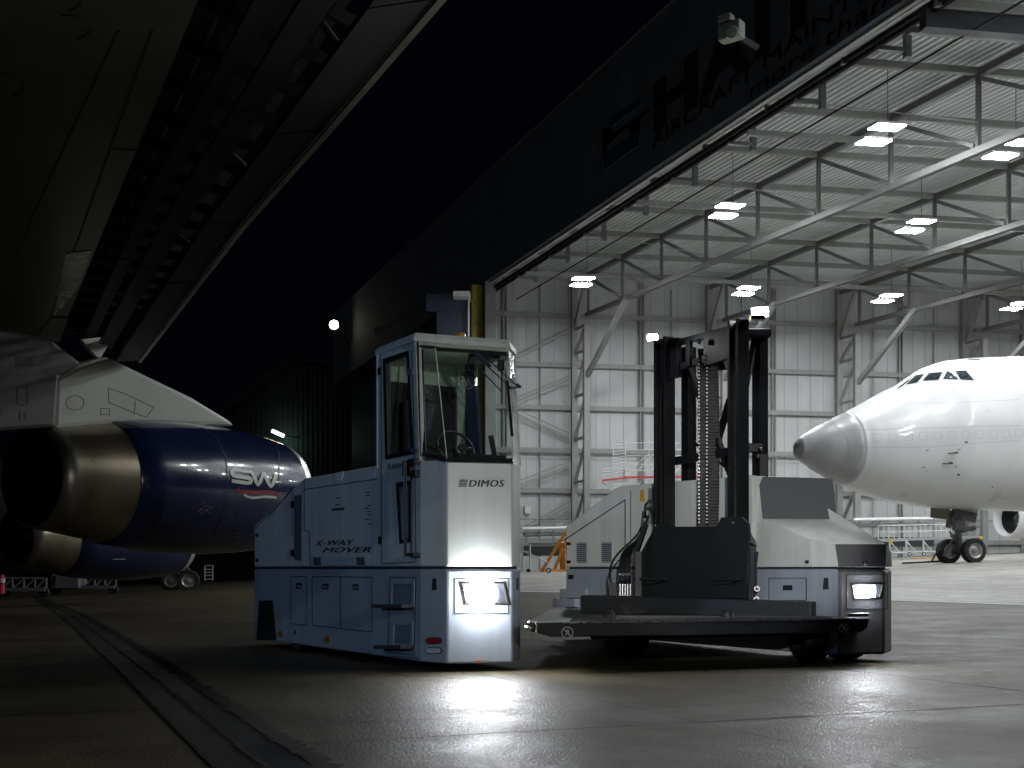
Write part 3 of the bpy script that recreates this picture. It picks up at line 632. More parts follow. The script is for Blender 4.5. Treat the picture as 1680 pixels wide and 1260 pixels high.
# underframe and wheels
b = MB(); b.prism([pf0+V((.6, .35)), pf1+V((-.4, .35)), pb1+V((0, .5)), pb0+V((.4, .4))], .27, PT-.06); b.build('underframe', black, truck)
def wheel(c, ax, r, w, parent, rimm, nm='wheel'):
    b = MB(); c = V(c); b.lathe(c, ax, [(-w/2, r*.6), (-w/2, r*.93), (-w*.35, r), (w*.35, r), (w/2, r*.93), (w/2, r*.6)], 32); o = b.build(nm, rubber, parent, sm=False)
    b = MB(); b.lathe(c, ax, [(-w*.55, .001), (-w*.52, r*.12), (-w*.42, r*.2), (-w*.25, r*.24), (-w*.18, r*.42), (-w*.4, r*.5), (-w*.5, r*.6), (w*.5, r*.6), (w*.4, r*.5), (w*.18, r*.42), (w*.25, r*.24), (w*.52, r*.12), (w*.55, .001)], 32); b.build('rim', rimm, o, sm=False)
    return o
rimdark = mat('dark rim', (.03, .03, .035), .5, metal=.3)
for (px_, D0, r_, wd_) in ((505, 13.9, .21, .3), (1026, 13.3, .28, .3), (1328, 12.35, .24, .26), (1386, 12.6, .24, .3), (730, 11.9, .2, .3)):
    c = plan(px_, D0); wheel((c.x, c.y, r_), u3 if px_ < 1300 else V((1, .2, 0)), r_, wd_, truck, rimdark)

# ------- mast
ML = plan(1090, 14.0); MR = plan(1211, 13.0); md = (MR-ML).normalized(); m3 = V((md.x, md.y, 0)); mu = V((md.y, -md.x, 0))
if mu.dot(V((0, 1, 0))) > 0: mu = -mu          # towards the camera
mback = -mu
mast = MB(); 
mz0 = .45; mz1 = 3.58
for c, w, dz in ((ML, .19, 0), (MR, .155, 0)):
    c3 = z3(c, 0)
    for s_ in (-1, 1):
        mast.box(c3+m3*s_*w*.42+Z*(mz0+mz1)/2, (.035, .16, mz1-mz0), (m3, mback, Z))
    mast.box(c3+mback*.06+Z*(mz0+mz1)/2, (w*.8, .03, mz1-mz0), (m3, mback, Z))
mast_o = mast.build('mast', black, truck, bevel=.004)
b = MB()
for c in (ML, MR):
    c3 = z3(c, 0); b.box(c3+mu*.02+m3*-.02+Z*2.1, (.03, .02, 2.9), (m3, mback, Z)); b.box(c3+mu*.112+m3*.085+Z*2.1, (.008, .006, 2.9), (m3, mback, Z))
b.build('mast_runner', steelrail, mast_o)
b = MB(); rb = [plan(1130, 14.3), plan(1247, 13.35)]
for c in rb: b.box(z3(c, 2.0), (.12, .13, 3.05), (m3, mback, Z))
b.beam(z3(rb[0], 2.4)+m3*.1, z3(rb[1], 1.75), .03); b.build('rear_column', black, mast_o, bevel=.004)
b = MB()     # cross bars
l3 = z3(ML, 0); r3b = z3(MR, 0)
def mp(t, z, bk_=0): return l3.lerp(r3b, t)+Z*z+mback*bk_
b.beam(mp(.05, 3.50, .05), mp(1, 3.52, .05), .05, .07); b.beam(mp(.2, 3.22, .05), mp(.62, 3.26, .05), .05, .08)
b.slab([mp(.55, 3.16), mp(.9, 3.2), mp(.9, 3.52), mp(.55, 3.5)], mu, -.06, .0); b.slab([mp(.3, 3.2), mp(.36, 3.2), mp(.36, 3.5), mp(.3, 3.5)], mu, -.05, .0); b.slab([mp(.05, 3.1), mp(.2, 3.1), mp(.2, 3.55), mp(.05, 3.55)], mu, -.05, .0)
b.build('crossbar', black, mast_o, bevel=.004)
b = MB(); b.beam(mp(0, 2.17, .15), mp(.95, 2.22, .15), .05, .09); b.build('crossbar', black, mast_o, bevel=.004)
b = MB(); b.beam(P(1128, 597, 13.95), P(1200, 780, 13.3), .07, .05); b.beam(P(1198, 655, 13.5), P(1136, 860, 13.95), .07, .05); b.beam(P(1197, 740, 13.4), P(1222, 800, 13.3), .06, .05)
b.beam(P(1238, 560, 13.3), P(1222, 640, 13.1), .06, .05); b.build('mast_brace', black, mast_o)
for c, z_ in ((P(1242, 549, 13.2), (.26, .25, .09)), (P(1252, 775, 13.2), (.1, .1, .4)), (P(1236, 735, 13.25), (.2, .1, .1))): b = MB(); b.box(c, z_); b.build('mast_bracket', black, mast_o, bevel=.01)
b = MB(); b.lathe(P(1148, 560, 13.4), mu, [(0, .03), (.02, .028), (.03, .0)], 12); b.lathe(P(1247, 735, 13.1), V((0, -1, 0)), [(0, .02), (.02, .0)], 10); b.lathe(P(1243, 748, 13.1), V((0, -1, 0)), [(0, .02), (.02, .0)], 10); b.build('mast_bolt', chrome, mast_o)
b = MB(); b.lathe(P(1187, 595, 13.6), V((.8, -.6, 0)), [(-.05, .085), (.05, .085)], 16, True, True); b.build('pulley', black, mast_o)
def drag_chain(px0, px1, pxb0, pxb1, y0, y1, D, nm='drag_chain', n=52):
    b = MB(); prev = None
    for i in range(n):
        t = i/(n-1); y = y0+(y1-y0)*t; bow = math.sin(t*math.pi)*2.5
        xa = px0+(pxb0-px0)*t+bow*.4; xb = px1+(pxb1-px1)*t+bow
        a = P(xa, y, D); c = P(xb, y, D); hgt = (y1-y0)/n/F*D
        # links: two side plates and a cross lug, with an open gap between links
        b.box(a.lerp(c, .5), ((c-a).length*.86, .05, hgt*.86)); 
        for q in (a, c): b.box(q, (.012, .07, hgt*.98))
    return b.build(nm, black, mast_o)
drag_chain(1146, 1160, 1146, 1160, 575, 862, 13.55); drag_chain(1160, 1176, 1161, 1177, 590, 862, 13.5)
b = MB()
for i in range(48):
    for x in (1146.5, 1159.5): b.box(P(x, 580+i*5.9, 13.44), (.014, .02, .017))
b.build('chain_pin', chrome, mast_o)
# carriage plate
cp = vplane(ML+mu.xy*.16+md*-.3, MR+mu.xy*.16+md*.4); 
def cpp(x, y): return on(x, y, cp)
b = MB(); b.slab([cpp(x, y) for x, y in ((1046, 980), (1052, 905), (1078, 857), (1098, 856), (1105, 864), (1175, 864), (1183, 849), (1216, 848), (1227, 858), (1229, 880), (1222, 982))], cp[1], -.03, 0)
plate = b.build('carriage_plate', blackplate, mast_o, bevel=.004)
b = MB(); w0 = [cpp(1218, 857), cpp(1229, 888), cpp(1224, 982)]; sd = V((.45, .9, 0)).normalized()
b.add([cpp(1217, 856), cpp(1229, 888), P(1252, 903, 13.3), P(1228, 858, 13.6)], [(0, 1, 2, 3)]); 
b.add([P(1231, 894, 12.95), P(1254, 905, 13.1), P(1256, 965, 13.1), P(1251, 985, 13.1), P(1231, 985, 12.95)], [(0, 1, 2, 3, 4)]); b.build('carriage_cheek', mat('slate steel', (.05, .06, .075), .45), mast_o)
b = MB(); b.beam(P(1243, 905, 13.0), P(1242, 975, 13.0), .04, .04); b.beam(P(1254, 905, 13.05), P(1254, 970, 13.05), .035, .04); b.build('side_guide', black, mast_o)
b = MB()
for (x, y) in ((1242, 966), (1241, 983)): b.lathe(P(x, y, 12.9), V((-.2, -1, 0)), [(0, .03), (.03, .03), (.03, .018), (.045, .0)], 14)
b.build('guide_roller', mat('dull steel', (.3, .3, .31), .4, metal=.8), mast_o)
b = MB()
for (x0, x1) in ((1050, 1100), (1180, 1220)):
    b.slab([cpp(x0, 948), cpp(x1, 948), cpp(x1, 952), cpp(x0, 952)], cp[1], 0, .10)
    b.slab([cpp(x0+2, 952), cpp(x1-4, 952), cpp((x0+x1)/2, 958), cpp(x0+2, 958)], cp[1], 0, .05)
b.build('fork_bracket', blackplate, plate)
b = MB()
for (x, y) in ((1076, 862), (1203, 857)): b.lathe(cpp(x, y), cp[1], [(0, .016), (.01, .014), (.012, .0)], 10)
b.build('plate_bolt', chrome, plate)
b = MB(); b.beam(P(1047, 905, 14.0), P(1047, 985, 14.0), .07, .06); b.beam(P(1060, 860, 13.95), P(1044, 905, 14.0), .06, .05); b.build('left_guide', black, mast_o)
# hoses
def bez(p, n=14):
    out = []
    for i in range(n+1):
        t = i/n; q = [V(x) for x in p]
        while len(q) > 1: q = [q[j].lerp(q[j+1], t) for j in range(len(q)-1)]
        out.append(q[0])
    return out
for i in range(6):
    x = 1013+i*4.2
    b = MB(); pts = bez([P(1058+i*1.2, 860-i*3, 14.15), P(1052, 905, 14.1), P(x-8, 890, 14.3), P(x, 915, 14.35), P(x, 960, 14.35)]) if i else bez([P(1052, 865, 14.15), P(1040, 900, 14.1), P(985, 905, 14.3), P(1001, 950, 14.35), P(1004, 962, 14.35)])
    b.tube(pts, .013, 7); hs = b.build('hydraulic_hose', black, mast_o, sm=True)
    if i:
        b = MB(); b.tube([P(x, 940, 14.34), P(x, 944, 14.34)], .018, 7); b.tube([P(x, 958, 14.34), P(x, 990, 14.34)], .009, 6); b.build('hose_fitting', chrome, hs)
b = MB()
for i in range(4):
    b.tube([P(1060-i, 850, 14.1-i*.02), P(1058+i*.5, 833-i*2, 14.1), P(1063+i, 824-i, 14.1), P(1070+i, 826-i, 14.1), P(1073+i, 838, 14.1), P(1074, 858, 14.1)], .014, 6)
b.build('hose_loop', black, mast_o, sm=True)
b = MB(); b.box(P(1005, 972, 14.3), (.09, .1, .22)); b.build('valve_block', black, mast_o)
# work lamps on the mast
def work_lamp(px, py, D, sz):
    c = P(px, py, D); n = V((-.35, -1, -.25)).normalized(); b = MB(); x = n.cross(Z).normalized(); y = x.cross(n)
    b.box(c-n*.03, (sz, .07, sz*.6), (x, n, y)); l = b.build('work_lamp', black, mast_o, bevel=.006)
    b = MB(); b.box(c+n*.02, (sz*.86, .03, sz*.5), (x, n, y)); b.build('lens', mastglow, l, bevel=.008)
    ld = bpy.data.lights.new('work_lamp_beam', 'SPOT'); ld.energy = 110; ld.spot_size = math.radians(75); ld.spot_blend = .8; ld.shadow_soft_size = .06
    lo = bpy.data.objects.new('work_lamp_beam', ld); COL.objects.link(lo); lo.parent = l; lo.location = c+n*.35-truck.location
    return lo
l1 = work_lamp(1071, 553, 13.6, .13); l1.data.energy = 12; l1.rotation_euler = (P(1280, 900, 12.6)-P(1071, 553, 13.8)).to_track_quat('-Z', 'Y').to_euler()
l2 = work_lamp(1247, 512, 13.1, .2); l2.rotation_euler = (P(1300, 880, 11.6)-P(1247, 512, 13.1)).to_track_quat('-Z', 'Y').to_euler()
b = MB(); b.box(P(1242, 522, 13.0), (.15, .12, .05)); b.build('lamp_tray', chrome, mast_o)
# ------------------------------------------------------------------ hangar
J = V((-1.8, 105, 0)); wd = V((.985, .17, 0)).normalized(); fd = V((.348, -.9375, 0)).normalized()
def H(a, b_, z): return J+wd*a+fd*b_+Z*z
hangar = thing('hangar', 'huge aircraft maintenance hangar with dark lettered header over its wide open lit bay', 'hangar', H(0, 0, zg(-1.8, 105)))
sheetm = mat('white wall cladding', (.42, .43, .435), .6, var=.09, scale=.3, streak=.8)
steelg = mat('grey structural steel', (.22, .225, .21), .5, var=.1, scale=1.5)
steelp = mat('purlin grey', (.24, .245, .23), .5, var=.1, scale=1.5); steelt = mat('truss grey', (.11, .113, .105), .5, var=.15, scale=1.5)
steeld = mat('dark structural steel', (.14, .145, .15), .5, var=.1)
facm = mat('dark facade cladding', (.085, .092, .11), .85, spec=.15, var=.15, scale=.5)
facedge = mat('pale sill flashing', (.8, .8, .76), .6)
ZR = 26.45; ZH = 25.5; ZF = 34.6
# side wall of vertical cladding panels: standing ribs
b = MB(); b.slab([H(-.5, 0, -1.5), H(78, 0, 3), H(78, 0, 27.2), H(-.5, 0, 27.2)], fd, -.3, 0); wallo = b.build('wall', sheetm, hangar)
b = MB()
for i in range(63): b.beam(H(.6+i*1.24, .012, 0), H(.6+i*1.24, .012, 27), .03, .03)
b.build('cladding_joint', mat('cladding joint', (.24, .25, .24), .6), wallo)
for hz in (3.4, 7.75, 11.25, 14.95, 18.65, 22.95):
    b = MB(); b.beam(H(0, .18, hz), H(78, .18, hz), .34, .30); b.beam(H(0, .33, hz-.2), H(78, .33, hz-.2), .05, .12); b.build('girt', steelg, wallo)
b = MB()
for a in (1.0, 13.2, 25.4, 37.6, 49.8, 62): b.beam(H(a, .2, 0), H(a, .2, 26), .12, .34); b.beam(H(a+.3, .2, 0), H(a+.3, .2, 26), .08, .25)
b.build('mullion', steelg, wallo)
b = MB()
for a in (4.2, 16, 22.5, 35, 41, 50): b.tube([H(a, .25, 1), H(a, .25, 25.5)], .07, 6)
b.build('downpipe', MATS['cladding joint'], wallo)
for a, z in ((3.1, 6.0), (8.9, 5.9), (12, 9.3), (18, 5), (24, 9.0), (30, 13), (36, 5), (46, 9.4)):
    b = MB(); b.box(H(a, .2, z), (.5, .25, .6), (wd, fd, Z)); b.build('wall_box', mat('wall box', (.5, .5, .48) if a < 10 else (.5, .5, .48), .5), wallo)
b = MB()
for i in range(6): b.tube([H(0, .5, 5.2+i*.0), H(70, .5, 5.4)], .05, 5) if i == 0 else None
b.tube([H(0, .55, 10.9), H(70, .55, 10.9)], .04, 5); b.build('cable_conduit', mat('conduit grey', (.2, .2, .2), .5), wallo)
# wind braces in the first bays
b = MB()
for z0, z1 in ((3.4, 7.75), (7.75, 11.25), (11.25, 14.95), (14.95, 18.65), (18.65, 22.9)):
    for o_ in (0, .35):
        up_ = (round(z0) % 2 == 1)
        b.beam(H(1.2, .7, z0+o_ if z0 < 10 or z0 > 14 else z1-o_), H(6.6, .7, z1-1.4+o_ if z0 < 10 or z0 > 14 else z0+1.4-o_), .09)
b.build('wind_brace', steelg, wallo)
# columns: twin chord with lacing
TA = (7.1, 19.3, 31.5, 43.7, 55.9)
for a in TA:
    b = MB()
    b.beam(H(a, .6, 0), H(a, .6, 26), .55, .5, up=wd); b.beam(H(a, 3.2, 0), H(a, 3.2, 21.6), .55, .5, up=wd)
    z = 1.0; k = 0
    while z < 21:
        b.beam(H(a, .8, z), H(a, 3.1, min(z+3.4, 21.5)), .2, .25, up=wd); b.beam(H(a, .8, min(z+3.7, 21.6)), H(a, 3.1, min(z+3.7, 21.6)), .2, .25, up=wd); z += 3.7
    b.beam(H(a, 3.3, 17.2), H(a, 11.2, 22.3), .35, .4); b.beam(H(a, .8, 21.6), H(a, 3.0, 25.4), .3, .3)
    b.build('column', steelg, hangar)
# trusses: top chord, bottom chord, posts, diagonals
ZT_ = 25.75; ZB = 22.4
def zt_(q): return ZT_-.0155*q
def zb_(q): return ZB-.025*(q-3)
bs = [3.6+6.65*i for i in range(13)]
for a in TA:
    b = MB(); b.beam(H(a, .8, ZT_), H(a, 84, zt_(84)), .34, .36); b.beam(H(a, 3.2, ZB), H(a, 84, zb_(84)), .34, .34)
    for q in bs: b.beam(H(a, q, zb_(q)), H(a, q, zt_(q)), .22, .2, up=wd)
    b.build('truss', steelt, hangar)
    b = MB()
    for q in bs[:-1]: b.beam(H(a, q+.2, zt_(q)-.3), H(a, q+6.4, zb_(q+6.4)+.3), .22, .2)
    b.build('truss_diagonal', steeld, hangar)
for i, q in enumerate(bs):
    b = MB(); b.beam(H(0, q, zt_(q)+.1), H(78, q, zt_(q)+.1), .26, .34)
    b.build('purlin', steelp, hangar)
    if i in (1, 4, 6, 8, 10):
        b = MB(); b.beam(H(-.2, q-1.4, 24.35), H(78, q-1.4, 24.35), .26, .28); b.build('tie_beam', steelp, hangar)
# corrugated roof
b = MB(); per = .42; n_ = int(80/per); vs = []
for i in range(n_):
    a = -.05+i*per
    for da, dz in ((0, 0), (per*.35, 0), (per*.5, .16), (per*.85, .16)):
        vs += [H(a+da, -.2, ZR+dz), H(a+da, 88, ZR+dz-.0155*88)]
b.add(vs, [(2*i, 2*i+2, 2*i+3, 2*i+1) for i in range(len(vs)//2-1)])
b.build('corrugated_roof', mat('galvanised roof sheet', (.72, .74, .74), .5, metal=0, var=.06, scale=.5), hangar)
b = MB(); b.slab([H(.11, -.2, 0), H(79, -.2, 0), H(79, 88, 0), H(.11, 88, 0)], Z, ZR+.25, ZR+.5); b.build('roof_deck', facm, hangar)
# bracing rods and cables in the first bay
b = MB()
for q in (3.6, 16.9, 30.2, 43.5, 56.8): b.tube([H(.5, q, ZT_), H(7.0, q+6.65, ZB+.2)], .035, 5); b.tube([H(.5, q+10, ZT_), H(7.0, q+13.3, ZT_-.2)], .03, 5)
b.build('tie_rod', mat('light rod steel', (.5, .5, .48), .4), hangar)
# facade header
b = MB(); b.slab([H(-.3, -61, ZH), H(-.3, 95, ZH), H(-.3, 95, ZF), H(-.3, -61, ZF)], -wd, -.4, .4); header = b.build('header', facm, hangar)
b = MB()
for i in range(104): b.beam(H(-.70, -60+i*1.5, ZH), H(-.70, -60+i*1.5, ZF), .03, .008)
b.build('cladding_joint', mat('dark joint', (.02, .022, .026), .6), header)
b = MB(); b.beam(H(-.72, -61, ZF+.05), H(-.72, 95, ZF+.05), .12, .12); b.build('parapet_flashing', mat('parapet metal', (.2, .2, .2), .4), header)
b = MB(); b.beam(H(-.2, -3, ZH-.10), H(-.2, 95, ZH-.10), .22, .10); b.build('sill_flashing', facedge, header)
b = MB(); b.tube([H(.15, -3, ZH-.42), H(.15, 95, ZH-.42)], .16, 8); b.tube([H(.35, -3, ZH-.6), H(.35, 95, ZH-.6)], .14, 8); b.tube([H(2.2, -1, ZH-1.3), H(2.2, 95, ZH-1.3)], .05, 6)
b.build('door_rail', mat('dark painted rail', (.02, .018, .02), .7, spec=.2), header)
for i in range(12):
    q = 6+i*6.65; b = MB(); b.beam(H(.2, q, ZH-.75), H(1.7, q, ZH-.75), .25, .2); b.beam(H(1.7, q, ZH-1.1), H(1.7, q, ZH+.7), .3, .3, up=wd); b.build('rail_bracket', steeld, header)
b = MB(); b.beam(H(0, 56, 24.6), H(78, 56, 24.6), .6, .9); b.build('crane_beam', mat('dark crane beam', (.04, .045, .055), .5), hangar)
# jamb, door leaves stacked to the left
b = MB(); b.beam(H(-.9, -1.1, -.5), H(-.9, -1.1, ZH), .7, .9, up=wd); b.build('yellow_post', mat('yellow post paint', (.42, .33, .04), .5, var=.2), hangar)
b = MB(); b.beam(H(-.2, .25, 0), H(-.2, .25, ZH), 1.0, .9, up=wd); b.build('jamb_column', steelg, hangar)
for i, (b0, b1, a) in enumerate(((-20, -2.2, .3), (-40, -20.5, .9), (-60, -40.5, 1.5))):
    b = MB(); b.slab([H(a, b0, -2), H(a, b1, -2), H(a, b1, ZH-.3), H(a, b0, ZH-.3)], -wd, -.5, 0); b.build('door_leaf', mat('dark door leaf', (.03, .026, .026), .6, var=.2, scale=.3), hangar)
b = MB(); b.box(P(744, 524, 98), (2.6, 1.5, 3.6)); b.box(P(735, 500, 98), (3.4, 1.6, 1.4)); b.build('door_motor_housing', mat('blue grey housing', (.06, .07, .1), .4), hangar)
b = MB(); b.box(P(758, 486.5, 97), (1.3, 2, .42)); b.beam(P(769, 492, 97), P(769, 552, 97), .1); b.build('housing_cover', facedge, hangar)
b = MB()
b.beam(P(615, 545, 100), P(712, 497, 99), .3, .5); b.build('door_guide_truss', mat('dark guide steel', (.012, .013, .016), .7), hangar)
# lettering on the header
fp = (H(-.7, 0, 0), -wd)
def hdr(px, py): return on(px, py, fp, .05)
inkh = mat('black facade lettering', (.012, .012, .014), .95, spec=.05)
def hb(px):  # b coordinate of pixel column on facade
    q = hdr(px, 300); return (q-J).dot(fd)-(-.7)*wd.dot(fd)
def htext(s, b0, b1, z, h, **kw): text_on(s, H(-.75, b0, z), H(-.75, b1, z), Z, h, -wd, 'lettering', inkh, header, off=.03, **kw)
for ch, b0, b1 in (('H', 32.3, 37.7), ('A', 37.9, 43.4), ('I', 43.9, 45.2), ('T', 45.7, 50.0), ('E', 51.2, 55.2), ('C', 56.3, 60.8)): htext(ch, b0, b1, 27.75, 2.7, offset=.05)
htext('AIRCRAFT MAINTENANCE', 32, 62.5, 26.72, .8); htext('more than just service', 43.3, 68, 25.68, .8, shear=.15)
# emblem left of the words: pale blue fields and a jet outline
b = MB()
for q in (((1002, 195), (1052, 160), (1054, 172), (1003, 210)), ((994, 252), (1052, 212), (1052, 238), (994, 278))): b.slab([hdr(*p) for p in q], -wd, 0, .03)
b.build('emblem_field', mat('dark blue emblem', (.015, .04, .08), .95, spec=.05), header)
b = MB(); b.slab([hdr(*p) for p in ((991, 210), (1004, 208), (1010, 217), (1070, 178), (1070, 184), (1054, 196), (1054, 215), (1040, 225), (1033, 210), (1014, 226), (1000, 240), (992, 262))], -wd, .03, .06); b.build('emblem_jet', inkh, header)

# hangar ceiling lamps
diff = mat('lamp diffuser', (1, 1, 1), .5, emit=(.95, .98, 1), estr=LAMP_E)
lampm = mat('lamp housing', (.5, .5, .5), .4)
def lamp_at(loc, label, first=[None]):
    loc = V(loc)
    if first[0]: return dup(first[0], loc, label)
    t = thing('hangar_lamp', label, 'lamp', loc, 'twin panel lamps hung under the hangar roof')
    for s_ in (-1, 1):
        c = loc+fd*s_*-1.05+wd*s_*.35; b = MB(); b.box(c+Z*.10, (1.5, .9, .12), (wd, fd, Z)); hs = b.build('housing', lampm, t)
        b = MB(); b.box(c+Z*.02, (1.4, .8, .05), (wd, fd, Z)); b.build('diffuser', diff, hs)
    b = MB(); b.tube([loc+wd*.4+Z*.2, loc+wd*.4+Z*3.9], .025, 5); b.build('suspension_cable', steeld, t)
    first[0] = t; return t
lamp_at(PH(955, 463, 21.4), 'lit twin lamp at the left end of the hangar roof near the yellow door post')
lamp_at(PH(1192, 347, 21.4), 'lit twin lamp in the middle of the row nearest the hangar door edge')
lamp_at(PH(1444, 222, 21.4), 'lit twin lamp highest in view, under the roof near the header brackets')
lamp_at(PH(1224, 478, 21.4), 'lit twin lamp just above the right lamp of the black mast')
lamp_at(PH(1502, 372, 21.4), 'lit twin lamp in the second row, above the cockpit of the white jet')
lamp_at(PH(1455, 490, 21.4), 'small lit twin lamp low above the nose of the white jet')
lamp_at(PH(1668, 503, 21.4), 'small lit twin lamp at the right edge of the picture above the white fuselage')
lamp_at(PH(1655, 246, 21.4), 'lit twin lamp high at the right edge of the picture in the second row')
for a, q in ((5.5, 62), (19, 62), (33, 28), (33, 46), (33, 64), (47, 30), (47, 50), (62, 12), (62, 34), (62, 56), (4, 73), (4, 84), (17, 73), (17, 84), (30, 78)):
    lamp_at(H(a, q, 23.3), 'lit twin lamp hung under the hangar roof beyond the right edge of the picture')

# ------------------------------------------------------------------ floodlights on buildings
def lamp_light(name, loc, parent, kind, energy, color, target=None, size=.3, angle=90, blend=.5):
    ld = bpy.data.lights.new(name, kind); ld.energy = energy; ld.color = color; ld.shadow_soft_size = size
    if kind == 'SPOT': ld.spot_size = math.radians(angle); ld.spot_blend = blend
    lo = bpy.data.objects.new(name, ld); COL.objects.link(lo); lo.parent = parent; lo.location = V(loc)-parent.location
    if target is not None: lo.rotation_euler = (V(target)-V(loc)).to_track_quat('-Z', 'Y').to_euler()
    return lo
c = P(548, 533, 150); t = thing('floodlight', 'lit yellowish floodlight at the dark far corner of the hangar facade', 'floodlight', c)
b = MB(); b.lathe(c, V((.1, -1, -.2)), [(-.6, .3), (-.1, .62), (0, .6)], 16, True, True); b.build('housing', steeld, t)
b = MB(); b.lathe(c+V((0, -.08, 0)), V((.1, -1, -.2)), [(0, .55), (.15, .4), (.2, 0.01)], 16, True); b.build('lens', mat('sodium lamp', (1, 1, 1), .3, emit=(1, .88, .6), estr=22), t)
b = MB(); b.beam(c+V((.3, .4, 0)), H(-.4, -52, 29), .2); b.build('arm', steeld, t)
lamp_light('floodlight_beam', c+V((-.3, -1.2, -.2)), t, 'SPOT', 2600, (1, .90, .58), (-12, 26, 2), 2.5, 16)
lamp_light('floodlight_wash', c+V((1.2, -1.4, 0)), t, 'POINT', 10, (1, .9, .65), None, .3)
# unlit floodlight on the header above the letters
c = V((0, 0, EYE))+(hdr(1202, 52)-V((0, 0, EYE)))*.975; t = thing('floodlight', 'unlit pale floodlight box on an arm in front of the dark facade letters', 'floodlight', c)
b = MB(); ax = (fd, wd, Z); b.box(c, (.85, .5, .6), (V((.8, -.6, 0)), V((.6, .8, 0)), Z)); b.box(c+Z*.4+V((-.2, -.1, 0)), (.5, .4, .25), (V((.8, -.6, 0)), V((.6, .8, 0)), Z)); b.build('housing', mat('pale lamp casing', (.3, .32, .28), .4), t, bevel=.05)
b = MB(); b.lathe(c+V((-.05, -.4, -.2)), V((-.3, -1, -.5)), [(0, .24), (.12, .2), (.14, .0)], 16, True); b.build('lens', mat('unlit lens', (.3, .32, .28), .15), t)
b = MB(); b.beam(c, c+wd*1.0+Z*-.5, .15); b.build('arm', steeld, t)

# dark neighbouring hangar far behind
fh = thing('neighbouring_hangar', 'dark brown gabled hangar far behind the blue engine, barely visible', 'hangar', P(480, 933, 190))
def q3(px, py, D): return P(px, py, D)
b = MB(); pts = [q3(330, 960, 190), q3(330, 700, 190), q3(475, 588, 190), q3(640, 610, 190), q3(640, 960, 190)]; b.slab(pts, V((0, -1, 0)), -40, 0); fw = b.build('wall', mat('brown cladding', (.02, .017, .014), .8, var=.2, scale=.2), fh)
b = MB()
for i in range(38): x = 335+i*8; b.beam(q3(x, 958, 189.9), q3(x, 706-(x-330)*.77 if x < 475 else 592+(x-475)*.13, 189.9), .25, .12)
b.build('cladding_rib', mat('brown rib', (.013, .011, .009), .7), fw)
b = MB(); b.beam(q3(328, 700, 189), q3(475, 586, 189), .5, .5); b.beam(q3(475, 586, 189), q3(642, 608, 189), .5, .5); b.build('roof_edge', MATS['brown rib'], fh)
c = P(456, 711, 186); t = thing('wall_lamp', 'small lit teal white lamp on an arm on the dark neighbouring hangar', 'lamp', c)
b = MB(); b.box(c, (1.9, .8, .5), (V((.9, 0, -.4)).normalized(), V((0, 1, 0)), V((.4, 0, .9)).normalized())); b.build('lamp_head', mat('teal lamp', (1, 1, 1), .4, emit=(.75, 1, .95), estr=5), t)
b = MB(); b.beam(c+V((.9, 0, -.5)), c+V((2.4, 3.8, -.2)), .2); b.build('arm', steeld, t)
lamp_light('wall_lamp_glow', c+V((.6, 1.4, -1.0)), t, 'POINT', 160, (.5, 1, .85), None, .3)

# ------------------------------------------------------------------ the white jet
jp = P(1305, 735, 58.8); JH = math.radians(20); jd = V((math.cos(JH), math.sin(JH), 0)); jn = V((math.sin(JH), -math.cos(JH), 0))
JPL = (jp, jn)
jet = thing('white_jet', 'plain white wide body jetliner with grey radome, nose inside the lit hangar', 'airliner', G3(1585, 925))
white = mat('white aircraft paint', (.66, .67, .68), .3, var=.04, scale=.6, coat=.4)
radome = mat('grey radome paint', (.34, .34, .35), .35, var=.1, scale=1)
st = [(1305.3, 733, 738), (1306.5, 727, 744), (1310, 719.5, 752), (1320, 712, 759.5), (1340, 700, 773), (1367, 687, 787), (1385, 677.5, 796), (1400, 669.5, 803), (1425, 656, 812.5), (1450, 642, 820), (1480, 628, 826.6), (1500, 614, 829.8), (1520, 602.5, 832), (1535, 596.5, 833.3), (1550, 592.3, 834.6), (1580, 588.5, 835.8), (1620, 586.6, 836.8), (1680, 586, 839)]
secs = []
for px, yt, yb in st:
    a = on(px, yt, JPL); c = on(px, yb, JPL); secs.append(((a-jp).dot(jd), a.z, c.z))
last = secs[-1]
for du in (4, 9, 15, 22): secs.append((last[0]+du, last[1]+.05, last[2]+.12))
def sec_ring(u, zt, zb, n=48):
    h = zt-zb; zc = zb+h*.46; out = []; wmax = 3.25
    w = wmax*min(1, (h/7.2))**.9 if h < 7.2 else wmax
    if u < 9: w = min(w, h*.5*1.02)
    for j in range(n):
        t = 2*math.pi*j/n; s_ = math.sin(t); c_ = math.cos(t)
        if c_ > 0: z = zc+(zt-zc)*c_; ww = w*s_*(1-.10*smooth(5, 9, u)*c_**1.5)
        else: z = zc+(zc-zb)*c_; ww = w*s_
        out.append(V((jp.x, jp.y, 0))+jd*u+jn*ww+Z*z)
    return out
def loft(sec):
    b = MB(); n = 48
    for s_ in sec: b.v += sec_ring(*s_)
    for i in range(len(sec)-1):
        for j in range(n): b.f.append((i*n+j, i*n+(j+1) % n, (i+1)*n+(j+1) % n, (i+1)*n+j))
    b.f.append(tuple(range(n))); b.f.append(tuple((len(sec)-1)*n+j for j in range(n))); return b
